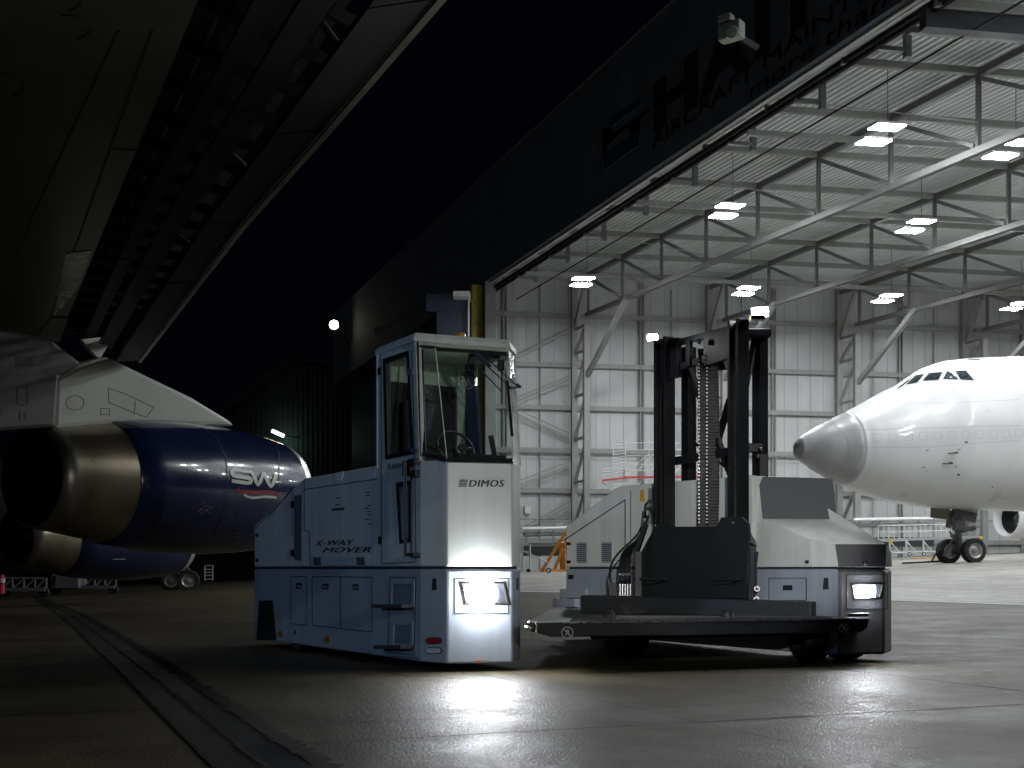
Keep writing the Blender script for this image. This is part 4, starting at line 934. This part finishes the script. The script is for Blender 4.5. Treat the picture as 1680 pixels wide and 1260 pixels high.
# refine sections by interpolation
def refine(s, k=3):
    out = []
    for i in range(len(s)-1):
        p0 = s[max(0, i-1)]; p1 = s[i]; p2 = s[i+1]; p3 = s[min(len(s)-1, i+2)]
        for m in range(k):
            t = m/k
            def cr(q): return .5*((2*p1[q])+(-p0[q]+p2[q])*t+(2*p0[q]-5*p1[q]+4*p2[q]-p3[q])*t*t+(-p0[q]+3*p1[q]-3*p2[q]+p3[q])*t**3)
            out.append((p1[0]+(p2[0]-p1[0])*t, cr(1), cr(2)))
    out.append(s[-1]); return out
ks = 5
secsA = refine(secs[:7], 4); secsB = refine(secs[6:], 4)
allsec = secsA[:-1]+secsB
full = loft(allsec); fbvh = full.bvh()
loft(secsB).build('fuselage', white, jet, sm=True)
loft(secsA).build('radome', radome, jet, sm=True)
b = MB(); ribbon(b, fbvh, [(1366, 694), (1378, 704), (1388, 717), (1393, 735), (1391, 750), (1384, 763), (1372, 773), (1355, 778)], 1.0, .02)
ribbon(b, fbvh, [(1392, 706), (1500, 703), (1675, 698)], .45, .015); ribbon(b, fbvh, [(1470, 662), (1560, 661), (1670, 656)], .4, .015); ribbon(b, fbvh, [(1395, 735), (1530, 733), (1675, 722)], .35, .015)
b.build('skin_seam', mat('skin seam', (.25, .26, .28), .6), jet)
darkglass = mat('cockpit glass', (.02, .03, .035), .08, var=.3, scale=2)
for q in (((1471, 638.5), (1490, 624), (1496, 621.5), (1479, 635)), ((1485.5, 632), (1502, 617), (1517, 614), (1505, 628)), ((1513.5, 625.5), (1525, 612.5), (1546.5, 611), (1540, 623)), ((1547, 622.5), (1553.5, 610), (1563, 609), (1572, 623.5)), ((1575.5, 623), (1566, 609), (1584, 608.5), (1598, 624.5))):
    b = MB(); patch(b, fbvh, [(1.02*(x-0) if 0 else x, y) for x, y in q], .03, 5); b.build('cockpit_window', darkglass, jet)
b = MB()
for q in (((1485, 633.5), (1502, 615.5), (1547.5, 609.5), (1541, 625), (1511, 629), (1485, 633.5)), ((1546, 624), (1552.5, 608.5), (1585, 607), (1600, 626), (1546, 624)), ((1511, 628), (1523, 612)), ((1573, 624), (1564, 608))): ribbon(b, fbvh, q, .9, .04)
b.build('window_surround', mat('pale window surround', (.6, .62, .62), .4), jet)
cx = [480, 565, 645, 725, 803, 877, 950, 1022, 1092, 1162, 1228, 1295]
for i, x in enumerate(cx):
    px = 1260+x/3.15; w = 7.2-i*.12; h = 6.3; cy = 560+(501-(x-480)*.031)/3.15
    pts = [(px+w*sx*.98*(1 if abs(sx) == 1 else 1), cy+h*sy) for sx, sy in ((-.7, -1), (.7, -1), (1, -.7), (1, .7), (.7, 1), (-.7, 1), (-1, .7), (-1, -.7), (-.7, -1))]
    b = MB(); ribbon(b, fbvh, pts, .55, .02, 2); b.build('blanked_window', mat('window outline', (.42, .43, .45), .5), jet)
b = MB()
for (x, y) in ((1520, 738.5), (1572, 737), (1514, 766.5), (1567, 765)): ribbon(b, fbvh, [(x, y), (x+3.5, y)], 1.2, .02); ribbon(b, fbvh, [(x, y), (x, y+2.5)], 1.0, .02)
ribbon(b, fbvh, [(1570, 778.5), (1574, 778.5)], 3.2, .03); ribbon(b, fbvh, [(1582, 725.5), (1587.5, 725.5)], 2.4, .03); ribbon(b, fbvh, [(1626, 799), (1629, 798)], 1.5, .03); ribbon(b, fbvh, [(1588, 588.6+1.4), (1608, 589+1.6)], 1.8, .03)
b.build('skin_marking', inkdark, jet)
b = MB()
for (x0, y0, x1, y1) in ((1553, 743.5, 1568, 742.5), (1543, 760.5, 1559, 759)):
    p = cast(fbvh, x1, y1, .18); b.tube([p+V((-.45, 0, -.02)), p], .03, 6); b.beam(p, cast(fbvh, x1, y1, 0), .12, .06)
b.build('pitot_probe', gasket, jet)
# nose gear
gD = (V((G3(1585, 925).x, G3(1585, 925).y, 0))-V((jp.x, jp.y, 0))).dot(jd)
rimw = mat('wheel rim', (.38, .38, .36), .35, metal=.5)
gy = 62.3; 
def gz(px, py, D=gy): return P(px, py, D)
gear = MB(); gear.tube([gz(1568, 838, gy), gz(1575, 903, gy)], .16, 10); gear.beam(gz(1562, 842), gz(1600, 850), .35, .5)
gear.tube([gz(1600, 866), gz(1572, 872)], .12, 8); gear.tube([gz(1548, 912), gz(1572, 868)], .06, 6); gear.tube([gz(1560, 880), gz(1592, 866)], .09, 8); gear.box(gz(1573, 862), (.5, .5, .5)); gear.box(gz(1585, 868), (.6, .3, .25)); gear.tube([gz(1578, 900), gz(1558, 872)], .05, 6); gear.beam(gz(1560, 838), gz(1556, 866), .08, .3); gear.tube([gz(1553, 905, gy+.6), gz(1597, 904, gy-.6)], .1, 8)
go = gear.build('nose_gear', mat('greasy gear steel', (.10, .10, .10), .45, metal=.4, var=.4, scale=4), jet)
for (x, y, D) in ((1556, 904.5, gy+.5), (1597, 903.5, gy-.5)):
    c = gz(x, y, D); wheel(c, V((.15, -1, 0)) if 0 else V((.2, -1, 0)), .635, .42, go, rimw)
b = MB(); b.slab([gz(x, y, gy-.3) for x, y in ((1528, 829), (1559, 832), (1556, 853), (1527, 849))], V((.2, -1, 0)), -.05, .02); b.build('gear_door', mat('olive gear bay door', (.16, .16, .11), .5), jet)
b = MB(); b.slab([gz(x, y, gy+.5) for x, y in ((1575, 834), (1606, 836), (1602, 853), (1570, 851))], V((.2, -1, 0)), -.05, .02); b.build('gear_door', white, jet)
# its engine, farther back under the belly
ec = P(1652, 850, 84); ea = V((-.94, -.34, 0)); b = MB()
b.lathe(ec, ea, [(-8, 1.0), (-5, 1.3), (-2, 1.42), (-.6, 1.42), (0, 1.33), (.1, 1.24), (0, 1.16), (-.5, 1.1)], 40); eo = b.build('engine_cowl', white, jet, sm=True)
b = MB(); b.lathe(ec, ea, [(-.5, 1.09), (-1.6, 1.05), (-1.7, .02)], 40); b.build('fan_duct', mat('dark fan duct', (.02, .02, .022), .35), eo, sm=True)
b = MB(); b.lathe(ec, ea, [(-1.6, .42), (-.9, .3), (-.6, .02)], 24); b.build('spinner', mat('spinner grey', (.12, .12, .12), .3), eo, sm=True)

# ------------------------------------------------------------------ the dark jet at left: wing and two engines
dj = thing('parked_jet_wing', 'dark wing with lowered flaps and two blue nacelle engines overhead at left', 'airliner', (-9, 25, 0))
ea3 = V((.55, .835, 0)).normalized()
blue = mat('navy cowl paint', (.010, .017, .065), .22, var=.2, scale=1.5, coat=.7, bump=.04, bscale=6)
metalhot = mat('heat stained metal', (.42, .37, .27), .3, metal=1, var=.25, scale=1.2)
ringm = mat('nozzle ring metal', (.40, .38, .32), .35, metal=.9, var=.2)
nacw = mat('pylon grey white paint', (.62, .65, .58), .3, var=.06, scale=1.2, coat=.4)
duct = mat('sooty duct', (.01, .01, .01), .7)
def engine(c, k=1.0):
    out = {}
    b = MB(); b.lathe(c, ea3, [(-3.4, .90), (-3.4, .94), (-3.1, 1.0)], 48); b.lathe(c, ea3, [(-3.4, .90), (-2.6, .86), (-1.6, .8)], 48); rg = b.build('nozzle_ring', ringm, dj, sm=True)
    b = MB(); b.lathe(c, ea3, [(-3.38, .885), (-2.4, .82), (-1.4, .7), (-1.4, .01)], 40); b.build('exhaust_duct', duct, rg, sm=True)
    b = MB(); b.lathe(c, ea3, [(-1.5, .5), (-2.4, .34), (-3.1, .06)], 24, False, True); b.build('exhaust_cone', duct, rg, sm=True)
    b = MB(); b.lathe(c, ea3, [(-3.1, .985), (-2.5, 1.08), (-1.81, 1.19)], 56); b.build('reverser_cowl', metalhot, rg, sm=True)
    cw = MB(); cw.lathe(c, ea3, [(-1.85, 1.19), (-1.83, 1.215), (-1.3, 1.29), (-.6, 1.36), (0, 1.39), (.8, 1.39), (1.6, 1.35), (2.2, 1.29), (2.75, 1.2)], 64); co = cw.build('fan_cowl', blue, dj, sm=True)
    b = MB(); b.lathe(c, ea3, [(2.75, 1.203), (3.0, 1.13), (3.1, 1.03), (3.05, .95), (2.6, .9)], 56); b.build('inlet_lip', mat('polished lip', (.75, .75, .72), .25, metal=.6), co, sm=True)
    b = MB(); b.lathe(c, ea3, [(2.62, .91), (1.8, .92), (1.7, .02)], 40); b.build('inlet_duct', duct, co, sm=True)
    return cw, co
c1 = V((-7.06, 25.5, 2.63)); cw, co = engine(c1)
c2e = V((-13.65, 41, 1.93)); cw2, co2 = engine(c2e)
cb = cw.bvh()
mk = mat('white livery paint', (.62, .66, .60), .35); rd_ = mat('red livery paint', (.30, .015, .02), .35)
def z2(x, y): return (360+x*160/1680, 730+y*120/1260)   # close-up pixels
b = MB()
Sp = [(490, 462), (250, 425), (215, 440), (205, 490), (235, 530), (290, 545), (500, 575), (535, 600), (525, 650), (480, 660), (205, 620)]
ribbon(b, cb, [z2(*p) for p in Sp], 5.8, .02, 1.2)
ribbon(b, cb, [z2(*p) for p in [(440, 455), (540, 470), (575, 520), (625, 650), (655, 690), (690, 640), (740, 500), (760, 500), (800, 590), (850, 690), (875, 715), (905, 680), (965, 500)]], 5.4, .022, 1.2)
b.build('livery_letters', mk, co, label='white letters SW on the blue cowl')
b = MB(); ribbon(b, cb, [z2(*p) for p in [(280, 765), (400, 805), (560, 815), (760, 800), (900, 815), (1030, 850)]], 4.6, .02, 2); b.build('livery_stripe', rd_, co)
b = MB(); ribbon(b, cb, [z2(*p) for p in [(410, 850), (470, 890), (560, 910), (760, 890), (900, 895), (970, 905)]], 4.0, .02, 2); b.build('livery_stripe', mk, co)
b = MB()
ribbon(b, cb, [(200, 695), (236, 703), (262, 728), (275, 765), (275, 800), (262, 850), (240, 880)], .9, .012); ribbon(b, cb, [(330, 700), (355, 720), (370, 750), (374, 800), (366, 840), (350, 880)], 1.0, .012); ribbon(b, cb, [(452, 722), (457, 745), (458, 800)], .8, .012)
b.build('cowl_seam', mat('cowl seam', (.004, .005, .02), .5), co)
b = MB(); rng = random.Random(3)
for i in range(16): x = 322+rng.random()*24; y = 824+rng.random()*18; ribbon(b, cb, [(x, y), (x+3+rng.random()*5, y-.3)], .7, .02)
for i in range(5): x = 378+rng.random()*10; y = 872+rng.random()*8; ribbon(b, cb, [(x, y), (x+6, y-1)], .6, .02)
b.build('small_print', mat('faint print', (.3, .2, .18), .5), co)
b = MB(); c2b = cw2.bvh()
for i in range(6): x = 185+i*3.6; ribbon(b, c2b, [(x, 917), (x+2.6, 916.8)], 1.6, .02)
b.build('small_print', mk, co2)
# pylon
PY = vplane(c1.xy, (c1+ea3).xy); npy = PY[1]
b = MB(); pt = [(72, 622), (112, 600), (158, 586.5), (213, 613), (297, 653), (352, 686), (371, 699.5), (300, 700), (210, 697), (140, 700), (69, 706)]
b.slab([on(x, y, PY) for x, y in pt], npy, -.35, .35); pyl = b.build('pylon', nacw, dj, bevel=.12)
b = MB(); b.slab([on(x, y, PY) for x, y in ((-120, 520), (60, 560), (112, 600), (74, 622), (67, 704), (-40, 712), (-120, 700))], npy, -.5, .45); aft = b.build('pylon_fairing', mat('shade darkened grey', (.07, .072, .065), .4, var=.15), dj, bevel=.08)  # shaded aft part: the shade is put into the fairing colour
pl_ = (PY[0]+npy*.352, npy); b = MB()
def grp(pts, w=.012): 
    q = [on(x, y, pl_) for x, y in pts]
    for a, c in zip(q[:-1], q[1:]): b.beam(a, c, w, .01, up=npy)
grp([(123+15*math.cos(t), 661+12*math.sin(t)*1.0) for t in [i*math.pi/6 for i in range(13)]]); grp([(165, 670), (180, 671), (180, 681), (165, 680), (165, 670)]); grp([(178, 637), (205, 646), (252, 668), (240, 685), (178, 660), (178, 637)]); grp([(222, 658), (220, 680)])
b.build('access_panel', mat('panel line grey', (.12, .12, .11), .6), pyl)
pl_ = (PY[0]+npy*.452, npy); b = MB(); grp([(28, 636), (45, 636), (45, 662), (38, 666), (28, 662), (28, 636)]); grp([(0, 667), (2, 682)], .04); grp([(33, 674), (33, 690)], .04); grp([(41, 676), (41, 690)], .04)
for i in range(7): grp([(28+i*4, 584), (28+i*4, 600)], .05)
b.build('vent_grille', gasket, aft)
# wing underside
wingm = mat('wing underside metal', (.13, .13, .085), .36, metal=.55, var=.22, scale=.8)
HW = 4.6
def wp(px, py, H_=HW): return PH(px, py, H_)
Q1 = wp(95, 560); Q0 = wp(325, 0); wdv = (Q0-Q1).normalized(); Qn = Q0+wdv*8
lead = V((-.90, .43, 0)).normalized()
b = MB(); b.slab([Q1, Qn, Qn+lead*14+wdv*2, Q1+lead*16], Z, 0, .5); wing = b.build('wing_skin', wingm, dj)
b = MB(); 
def wg(pts, w=.03):
    q = [wp(x, y) for x, y in pts]
    for a, c in zip(q[:-1], q[1:]): b.beam(a-Z*.004, c-Z*.004, w, .01)
wg([(195, 50), (52, 357), (20, 440)], .015); wg([(250, 50), (76, 538)], .02); wg([(183, 244), (222, 246)], .012)
for cxx, cyy in ((115, 45), (5, 140), (100, 0)):
    wg([(cxx+35*math.cos(t), cyy+20*math.sin(t)) for t in [i*math.pi/8 for i in range(-5, 4)]], .02)
b.build('skin_seam', mat('wing seam', (.05, .05, .04), .6), wing)
b = MB(); b.slab([wp(108, 385+30), wp(150, 385+25), wp(128, 470), wp(88, 520)], Z, -.012, -.002); b.build('painted_highlight', mat('wing highlight colour', (.35, .35, .24), .28, metal=.7, var=.3, scale=3), wing)  # highlight on the wing underside, made as a paler patch
b = MB(); b.slab([wp(56, 555), wp(98, 560), wp(112, 520), wp(84, 520)], Z, -.02, -.004); b.build('wing_joint_strip', wingm, wing)
# flap cove roof, flaps, ribs
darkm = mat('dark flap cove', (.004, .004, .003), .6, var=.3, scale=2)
TE = [PH(x, y, 4.1) for x, y in ((229, 593), (329, 462), (405, 364), (538, 214), (721, 0))]; TE.append(TE[-1]+(TE[-1]-TE[-2]).normalized()*5)
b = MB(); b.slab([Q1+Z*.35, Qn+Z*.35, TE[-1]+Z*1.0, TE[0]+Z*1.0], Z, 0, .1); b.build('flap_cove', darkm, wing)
b = MB(); q = TE; 
for a, c in zip(q[:-1], q[1:]): b.beam(a, c, .06, .05)
tem = b.build('flap_trailing_edge', mat('worn flap edge', (.22, .19, .16), .35, metal=.5, var=.25, scale=3), dj)
inn = V((-.91, -.41, 0)); 
inn = (Q1-TE[0]); inn.z = 0; inn.normalize()
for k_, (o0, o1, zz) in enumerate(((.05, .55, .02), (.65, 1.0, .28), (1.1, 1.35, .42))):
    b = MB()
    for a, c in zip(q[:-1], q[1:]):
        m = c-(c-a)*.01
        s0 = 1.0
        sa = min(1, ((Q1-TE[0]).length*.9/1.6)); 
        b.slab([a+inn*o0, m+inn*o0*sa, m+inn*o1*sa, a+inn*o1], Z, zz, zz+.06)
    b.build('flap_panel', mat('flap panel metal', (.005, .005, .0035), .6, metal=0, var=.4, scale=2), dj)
b = MB(); L = (TE[-1]-TE[0])
for i in range(26):
    p = TE[0]+L*(i/26); qn = Q1+(Qn-Q1)*(i/26); b.beam(p+Z*.45, qn+Z*.2, .04, .12)
    if i % 4 == 2: b.tube(bez([p+Z*.1, p+(qn-p)*.3-Z*.05, p+(qn-p)*.4+L.normalized()*.5+Z*.3, qn+Z*.1]), .03, 6)
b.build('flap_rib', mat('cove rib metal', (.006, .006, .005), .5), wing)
b = MB(); b.tube([Q1+inn*-.35+Z*.2, Qn+inn*-.35+Z*.2], .03, 6); b.tube([Q1+inn*-.8+Z*.3, Qn+inn*-.8+Z*.3], .045, 6); b.build('hydraulic_pipe', MATS['cove rib metal'], wing)
b = MB(); b.slab([on(x, y, PY, .1) for x, y in ((126, 558), (179, 552), (157, 588), (150, 586))], npy, -.05, .05); b.build('flap_end_plate', nacw, dj)

# distant parked jet hidden behind the engines: nose gear shows
pj = thing('distant_jet', 'distant dark airliner whose nose wheels stand under the blue engine inlet', 'airliner', G3(296, 968))
DD = groundD(296, 968)
b = MB(); b.lathe(P(200, 838, DD+1), V((1, .1, 0)), [(-9, 3.1), (-2, 3.1), (3, 2.7), (5.5, 1.9), (6.8, .9), (7.1, .05)], 32, True); b.build('fuselage', mat('dim grey fuselage', (.12, .12, .13), .4), pj, sm=True)
g = MB(); g.tube([P(305, 905, DD), P(300, 955, DD)], .13, 8); g.tube([P(305, 925, DD), P(312, 940, DD)], .07, 6); g.tube([P(292, 935, DD), P(303, 925, DD)], .07, 6); g.beam(P(296, 905, DD), P(318, 905, DD), .3); go2 = g.build('nose_gear', MATS['greasy gear steel'], pj)
for (x, y, dD) in ((281, 953, .5), (309.5, 953, -.4)): wheel(P(x, y, DD+dD), V((.2, -1, 0)), .64, .42, go2, rimw)

# ------------------------------------------------------------------ things standing in and near the hangar
alu = mat('bare aluminium', (.55, .56, .56), .4, metal=.3); redm = mat('red band', (.45, .03, .04), .5); yel = mat('yellow paint', (.6, .42, .04), .5); org = mat('orange paint', (.55, .22, .03), .5, var=.2)
SD = 98
def scaffold():
    D = SD; t = thing('scaffold_tower', 'aluminium scaffold dock with stair and red banded deck behind the black mast', 'scaffold', G3(1040, 934))
    b = MB()
    r_ = .05
    for x, y0 in ((1006, 722), (1026, 719), (1065, 722), (1080, 722), (1105, 722), (1145, 722)):
        for dd in (0, 2.2): b.tube([P(x, y0, D+dd), P(x, 925, D+dd)], r_, 5)
    b.tube([P(988.5, 770, D), P(988.5, 788, D)], r_, 5)
    b.build('upright', alu, t)
    b = MB()
    for y in range(724, 800, 5): b.tube([P(1006, y+2, D), P(1026, y, D)], .035, 4)
    for y in range(800, 925, 8): b.tube([P(1006, y+1, D), P(1026, y, D)], .035, 4)
    for y in (727, 738, 748, 762, 772, 803, 830, 860, 890): b.tube([P(1026, y, D), P(1145, y, D)], .04, 4); b.tube([P(1026, y, D+2.2), P(1145, y, D+2.2)], .035, 4)
    for y in (770, 775, 780, 785): b.tube([P(988.5, y, D), P(1006, y-2, D)], .035, 4)
    b.build('rail', alu, t)
    b = MB()
    for i in range(5): y = 745+i*35; b.tube([P(1026, y+30, D), P(1065, y, D)], .045, 4); b.tube([P(1065, y+30, D), P(1105, y, D)], .045, 4); b.tube([P(1105, y+30, D+1), P(1145, y, D+1)], .045, 4)
    b.tube([P(988, 790, D), P(1006, 806, D)], .05, 4); b.beam(P(1030, 790, D+.7), P(1072, 745, D+.7), .25, .12); b.beam(P(1095, 790, D+.7), P(1135, 745, D+.7), .25, .12); b.build('diagonal', alu, t)
    b = MB(); b.beam(P(988, 788.5, D-.1), P(1026, 784, D-.1), .12, .14); b.beam(P(1026, 783, D-.1), P(1145, 782.5, D-.1), .12, .16); b.build('red_toe_board', redm, t)
scaffold()
def dock():
    D = 88; t = thing('docking_platform', 'aluminium access platform with railing on legs left of the white jet nose wheels', 'platform', G3(1500, 912))
    b = MB(); b.slab([P(1439, 884, D), P(1556, 880.5, D), P(1610, 879, D+3), P(1610, 881, D+3), P(1556, 884, D), P(1439, 889, D)], V((0, 1, 0)), 0, 2.5); b.build('deck', mat('grey deck', (.35, .36, .38), .5), t)
    b = MB()
    for i in range(14):
        x = 1441+i*8.6; yt = 863-i*.15; yb = 885-i*.4
        for dd in (0, 2.4): b.tube([P(x, yt, D+dd), P(x, yb, D+dd)], .045, 5)
    for y in (862.5, 873):
        for dd in (0, 2.4): b.tube([P(1441, y, D+dd), P(1557, y-2, D+dd)], .045, 5)
    b.build('railing', alu, t)
    b = MB()
    for x in (1460, 1487, 1515, 1545): b.tube([P(x, 886, D), P(x, 911, D)], .08, 6); b.tube([P(x, 888, D), P(x+17, 908, D)], .05, 5); b.tube([P(x, 886, D+2.4), P(x, 911, D+2.4)], .07, 6)
    b.tube([P(1458, 907, D), P(1548, 905, D)], .07, 5); b.build('leg_frame', alu, t)
    b = MB(); b.slab([P(x, y, D-.05) for x, y in ((1459, 885.5), (1464, 885.3), (1464, 890.5), (1459, 891))], V((0, -1, 0)), 0, .05); b.slab([P(x, y, D+2.9) for x, y in ((1607, 879.5), (1612, 879.3), (1612, 884), (1607, 884))], V((0, -1, 0)), 0, .05); b.build('yellow_plate', yel, t)
    for x in (1492, 1516): wheel(P(x, 909, D-.1), V((0, 1, 0)), .14, .1, t, alu)
dock()
# wall mounted ducts and benches along the wall foot
def wallrack(x0, x1, y, D, nm, label):
    t = thing(nm, label, 'pipe rack', G3((x0+x1)/2, 932))
    for i, dy in enumerate((0, 9)):
        b = MB(); b.tube([P(x0, y+dy, D+i*.3), P(x1, y+dy-2, D+i*.3)], .18, 8); b.build('pipe', steelg if i else alu, t)
    b = MB()
    for k_ in range(4): x = x0+(x1-x0)*(k_+.3)/4; b.beam(P(x, y-3, D), P(x, y+28, D+.3), .15)
    b.build('support', steelg, t)
    b = MB(); b.box(P((x0+x1)/2, y+36, D+.5), (abs(x1-x0)/F*D, .8, .8)); b.build('dark_cabinet', gasket, t)
wallrack(857, 945, 868, 99, 'pipe_rack', 'horizontal grey pipes and dark cabinets along the wall just right of the cab')
wallrack(1400, 1530, 853, 104, 'pipe_rack', 'horizontal grey pipes along the wall between the transporter hood and the jet wheels')
# orange tripod jack
t = thing('tripod_jack', 'orange aircraft tripod jack on the hangar floor between cab and rear hood', 'jack', G3(908, 940)); D = groundD(908, 940)-1
D = 62
b = MB(); b.beam(P(929, 872, D), P(888, 938, D), .22, .16); b.beam(P(932, 880, D+.6), P(909, 936, D+.6), .22, .16); b.beam(P(922, 890, D+.5), P(924, 936, D+1), .3, .2); b.build('leg', org, t)
b = MB(); b.beam(P(888, 936, D), P(925, 936, D+.5), .14); b.build('base_bar', org, t)
wheel(P(900, 936, D-.2), V((0, 1, 0)), .14, .1, t, alu)
t = thing('equipment_trolley', 'thin white tubular trolley on castors just right of the cab', 'trolley', G3(868, 940)); D = 60
b = MB()
for x in (857, 869): b.tube([P(x, 893, D), P(x, 936, D)], .05, 5); b.tube([P(x, 893, D+1.5), P(x, 936, D+1.5)], .05, 5)
for y in (893, 905): b.tube([P(840, y, D), P(869, y, D)], .05, 5)
b.tube([P(855, 903, D), P(898, 922, D)], .04, 5); b.build('frame', alu, t)
b = MB(); b.lathe(P(867, 936, D), V((0, 1, 0)), [(-.05, .1), (.05, .1)], 12, True, True); b.build('castor', rubber, t)
b = MB(); D = 60.5; tb = thing('tow_bar', 'thin yellow and black tow bar lying on the floor before the jet nose wheels', 'tow bar', G3(1540, 922))
b.tube([G3(1500, 919, .12), G3(1517, 918, .12), G3(1530, 921.5, .12), G3(1540, 922, .12)], .05, 6); b.build('bar', yel, tb)
b = MB(); b.tube([G3(1480, 926.5, .08), G3(1545, 924, .1)], .05, 6); b.tube([G3(1528, 924.5, .1), P(1541, 900, 61.5)], .05, 6); b.build('black_bar', gasket, tb)
# step ladder cart far left and dollies under the engines
def dolly(px0, px1, yb, D, label, crate=True):
    t = thing('ground_trailer', label, 'trailer', G3((px0+px1)/2, yb))
    def g(x, y): return P(x, y, D)
    b = MB(); b.beam(g(px0, yb-9), g(px1, yb-9), .5, .18); b.build('chassis', steeld, t)
    b = MB()
    n = max(2, int((px1-px0)/16))
    for i in range(n+1): x = px0+(px1-px0)*i/n; b.tube([g(x, yb-9), g(x, yb-28)], .05, 5)
    b.tube([g(px0, yb-28), g(px1, yb-27)], .05, 5)
    for i in range(n): x = px0+(px1-px0)*i/n; b.tube([g(x, yb-9), g(x+(px1-px0)/n, yb-27)], .04, 5)
    b.build('side_frame', mat('dull galvanised', (.3, .3, .28), .4, metal=.4), t)
    if crate: b = MB(); b.box(g(px0+(px1-px0)*.3, yb-20), ((px1-px0)*.35/F*D, 1.4, .8)); b.build('crate', steeld, t)
    for x in (px0+6, px1-4): wheel(g(x, yb-4.5), V((0, 1, 0)), .27, .2, t, rimdark)
dolly(86, 190, 972, 66, 'low flat equipment trailer with frame and crate below the second engine')
dolly(2, 76, 976, 62, 'dark tubular cart at the far left edge below the engine nozzle', False)
t = thing('service_ladder', 'small white wheeled ladder frame standing right of the distant nose wheels', 'ladder', G3(343, 955)); D = 100
b = MB()
for x in (336, 349): b.tube([P(x, 928, D), P(x, 953, D)], .04, 5)
for y in (928, 934, 939, 944, 950): b.tube([P(336, y, D), P(349, y, D)], .04, 5)
b.build('frame', alu, t)
t = thing('traffic_cone', 'red and white barrier post at the far left edge under the engine nozzle', 'post', G3(2.5, 975)); b = MB(); b.tube([P(2.5, 974, 60), P(2.5, 943, 60)], [.16, .13], 10); b.build('post', redm, t); b = MB(); b.tube([P(2.5, 956, 59.9), P(2.5, 949, 59.9)], .17, 10); b.build('white_band', alu, t)

# ------------------------------------------------------------------ floodlight poles added unseen behind the camera to light the vehicle
def pole(x, y, h, target, energy, color, angle, label, blend=.6, size=.25):
    t = thing('added_light_pole', label, 'added light pole', (x, y, 0)); b = MB(); b.tube([(x, y, 0), (x, y, h)], [.14, .08], 10); b.build('pole', steeld, t)
    d = (V(target)-V((x, y, h))).normalized(); xx = d.cross(Z).normalized(); b = MB(); b.box(V((x, y, h+.1)), (.7, .25, .5), (xx, d, xx.cross(d))); b.build('lamp_head', steeld, t)
    lamp_light('added_pole_beam', V((x, y, h+.1))+d*.2, t, 'SPOT', energy, color, target, size, angle, blend)
pole(7.5, -6, 4.2, (.1, 11.2, 1.9), 2600, (1, 1, .93), 16, 'added unseen floodlight pole behind the photographer to the right, lighting the cab front')
pole(-15, -2, 4.5, (-1.7, 12.4, 1.3), 1350, (.36, .57, .95), 22, 'added unseen cool floodlight pole to the left behind the photographer, lighting the cab flank')
pole(.3, -6.5, 4.0, (2.15, 14, 1.35), 8500, (1, 1, .96), 10.5, 'added unseen floodlight pole straight behind the photographer, lighting the far body', .35, .12)
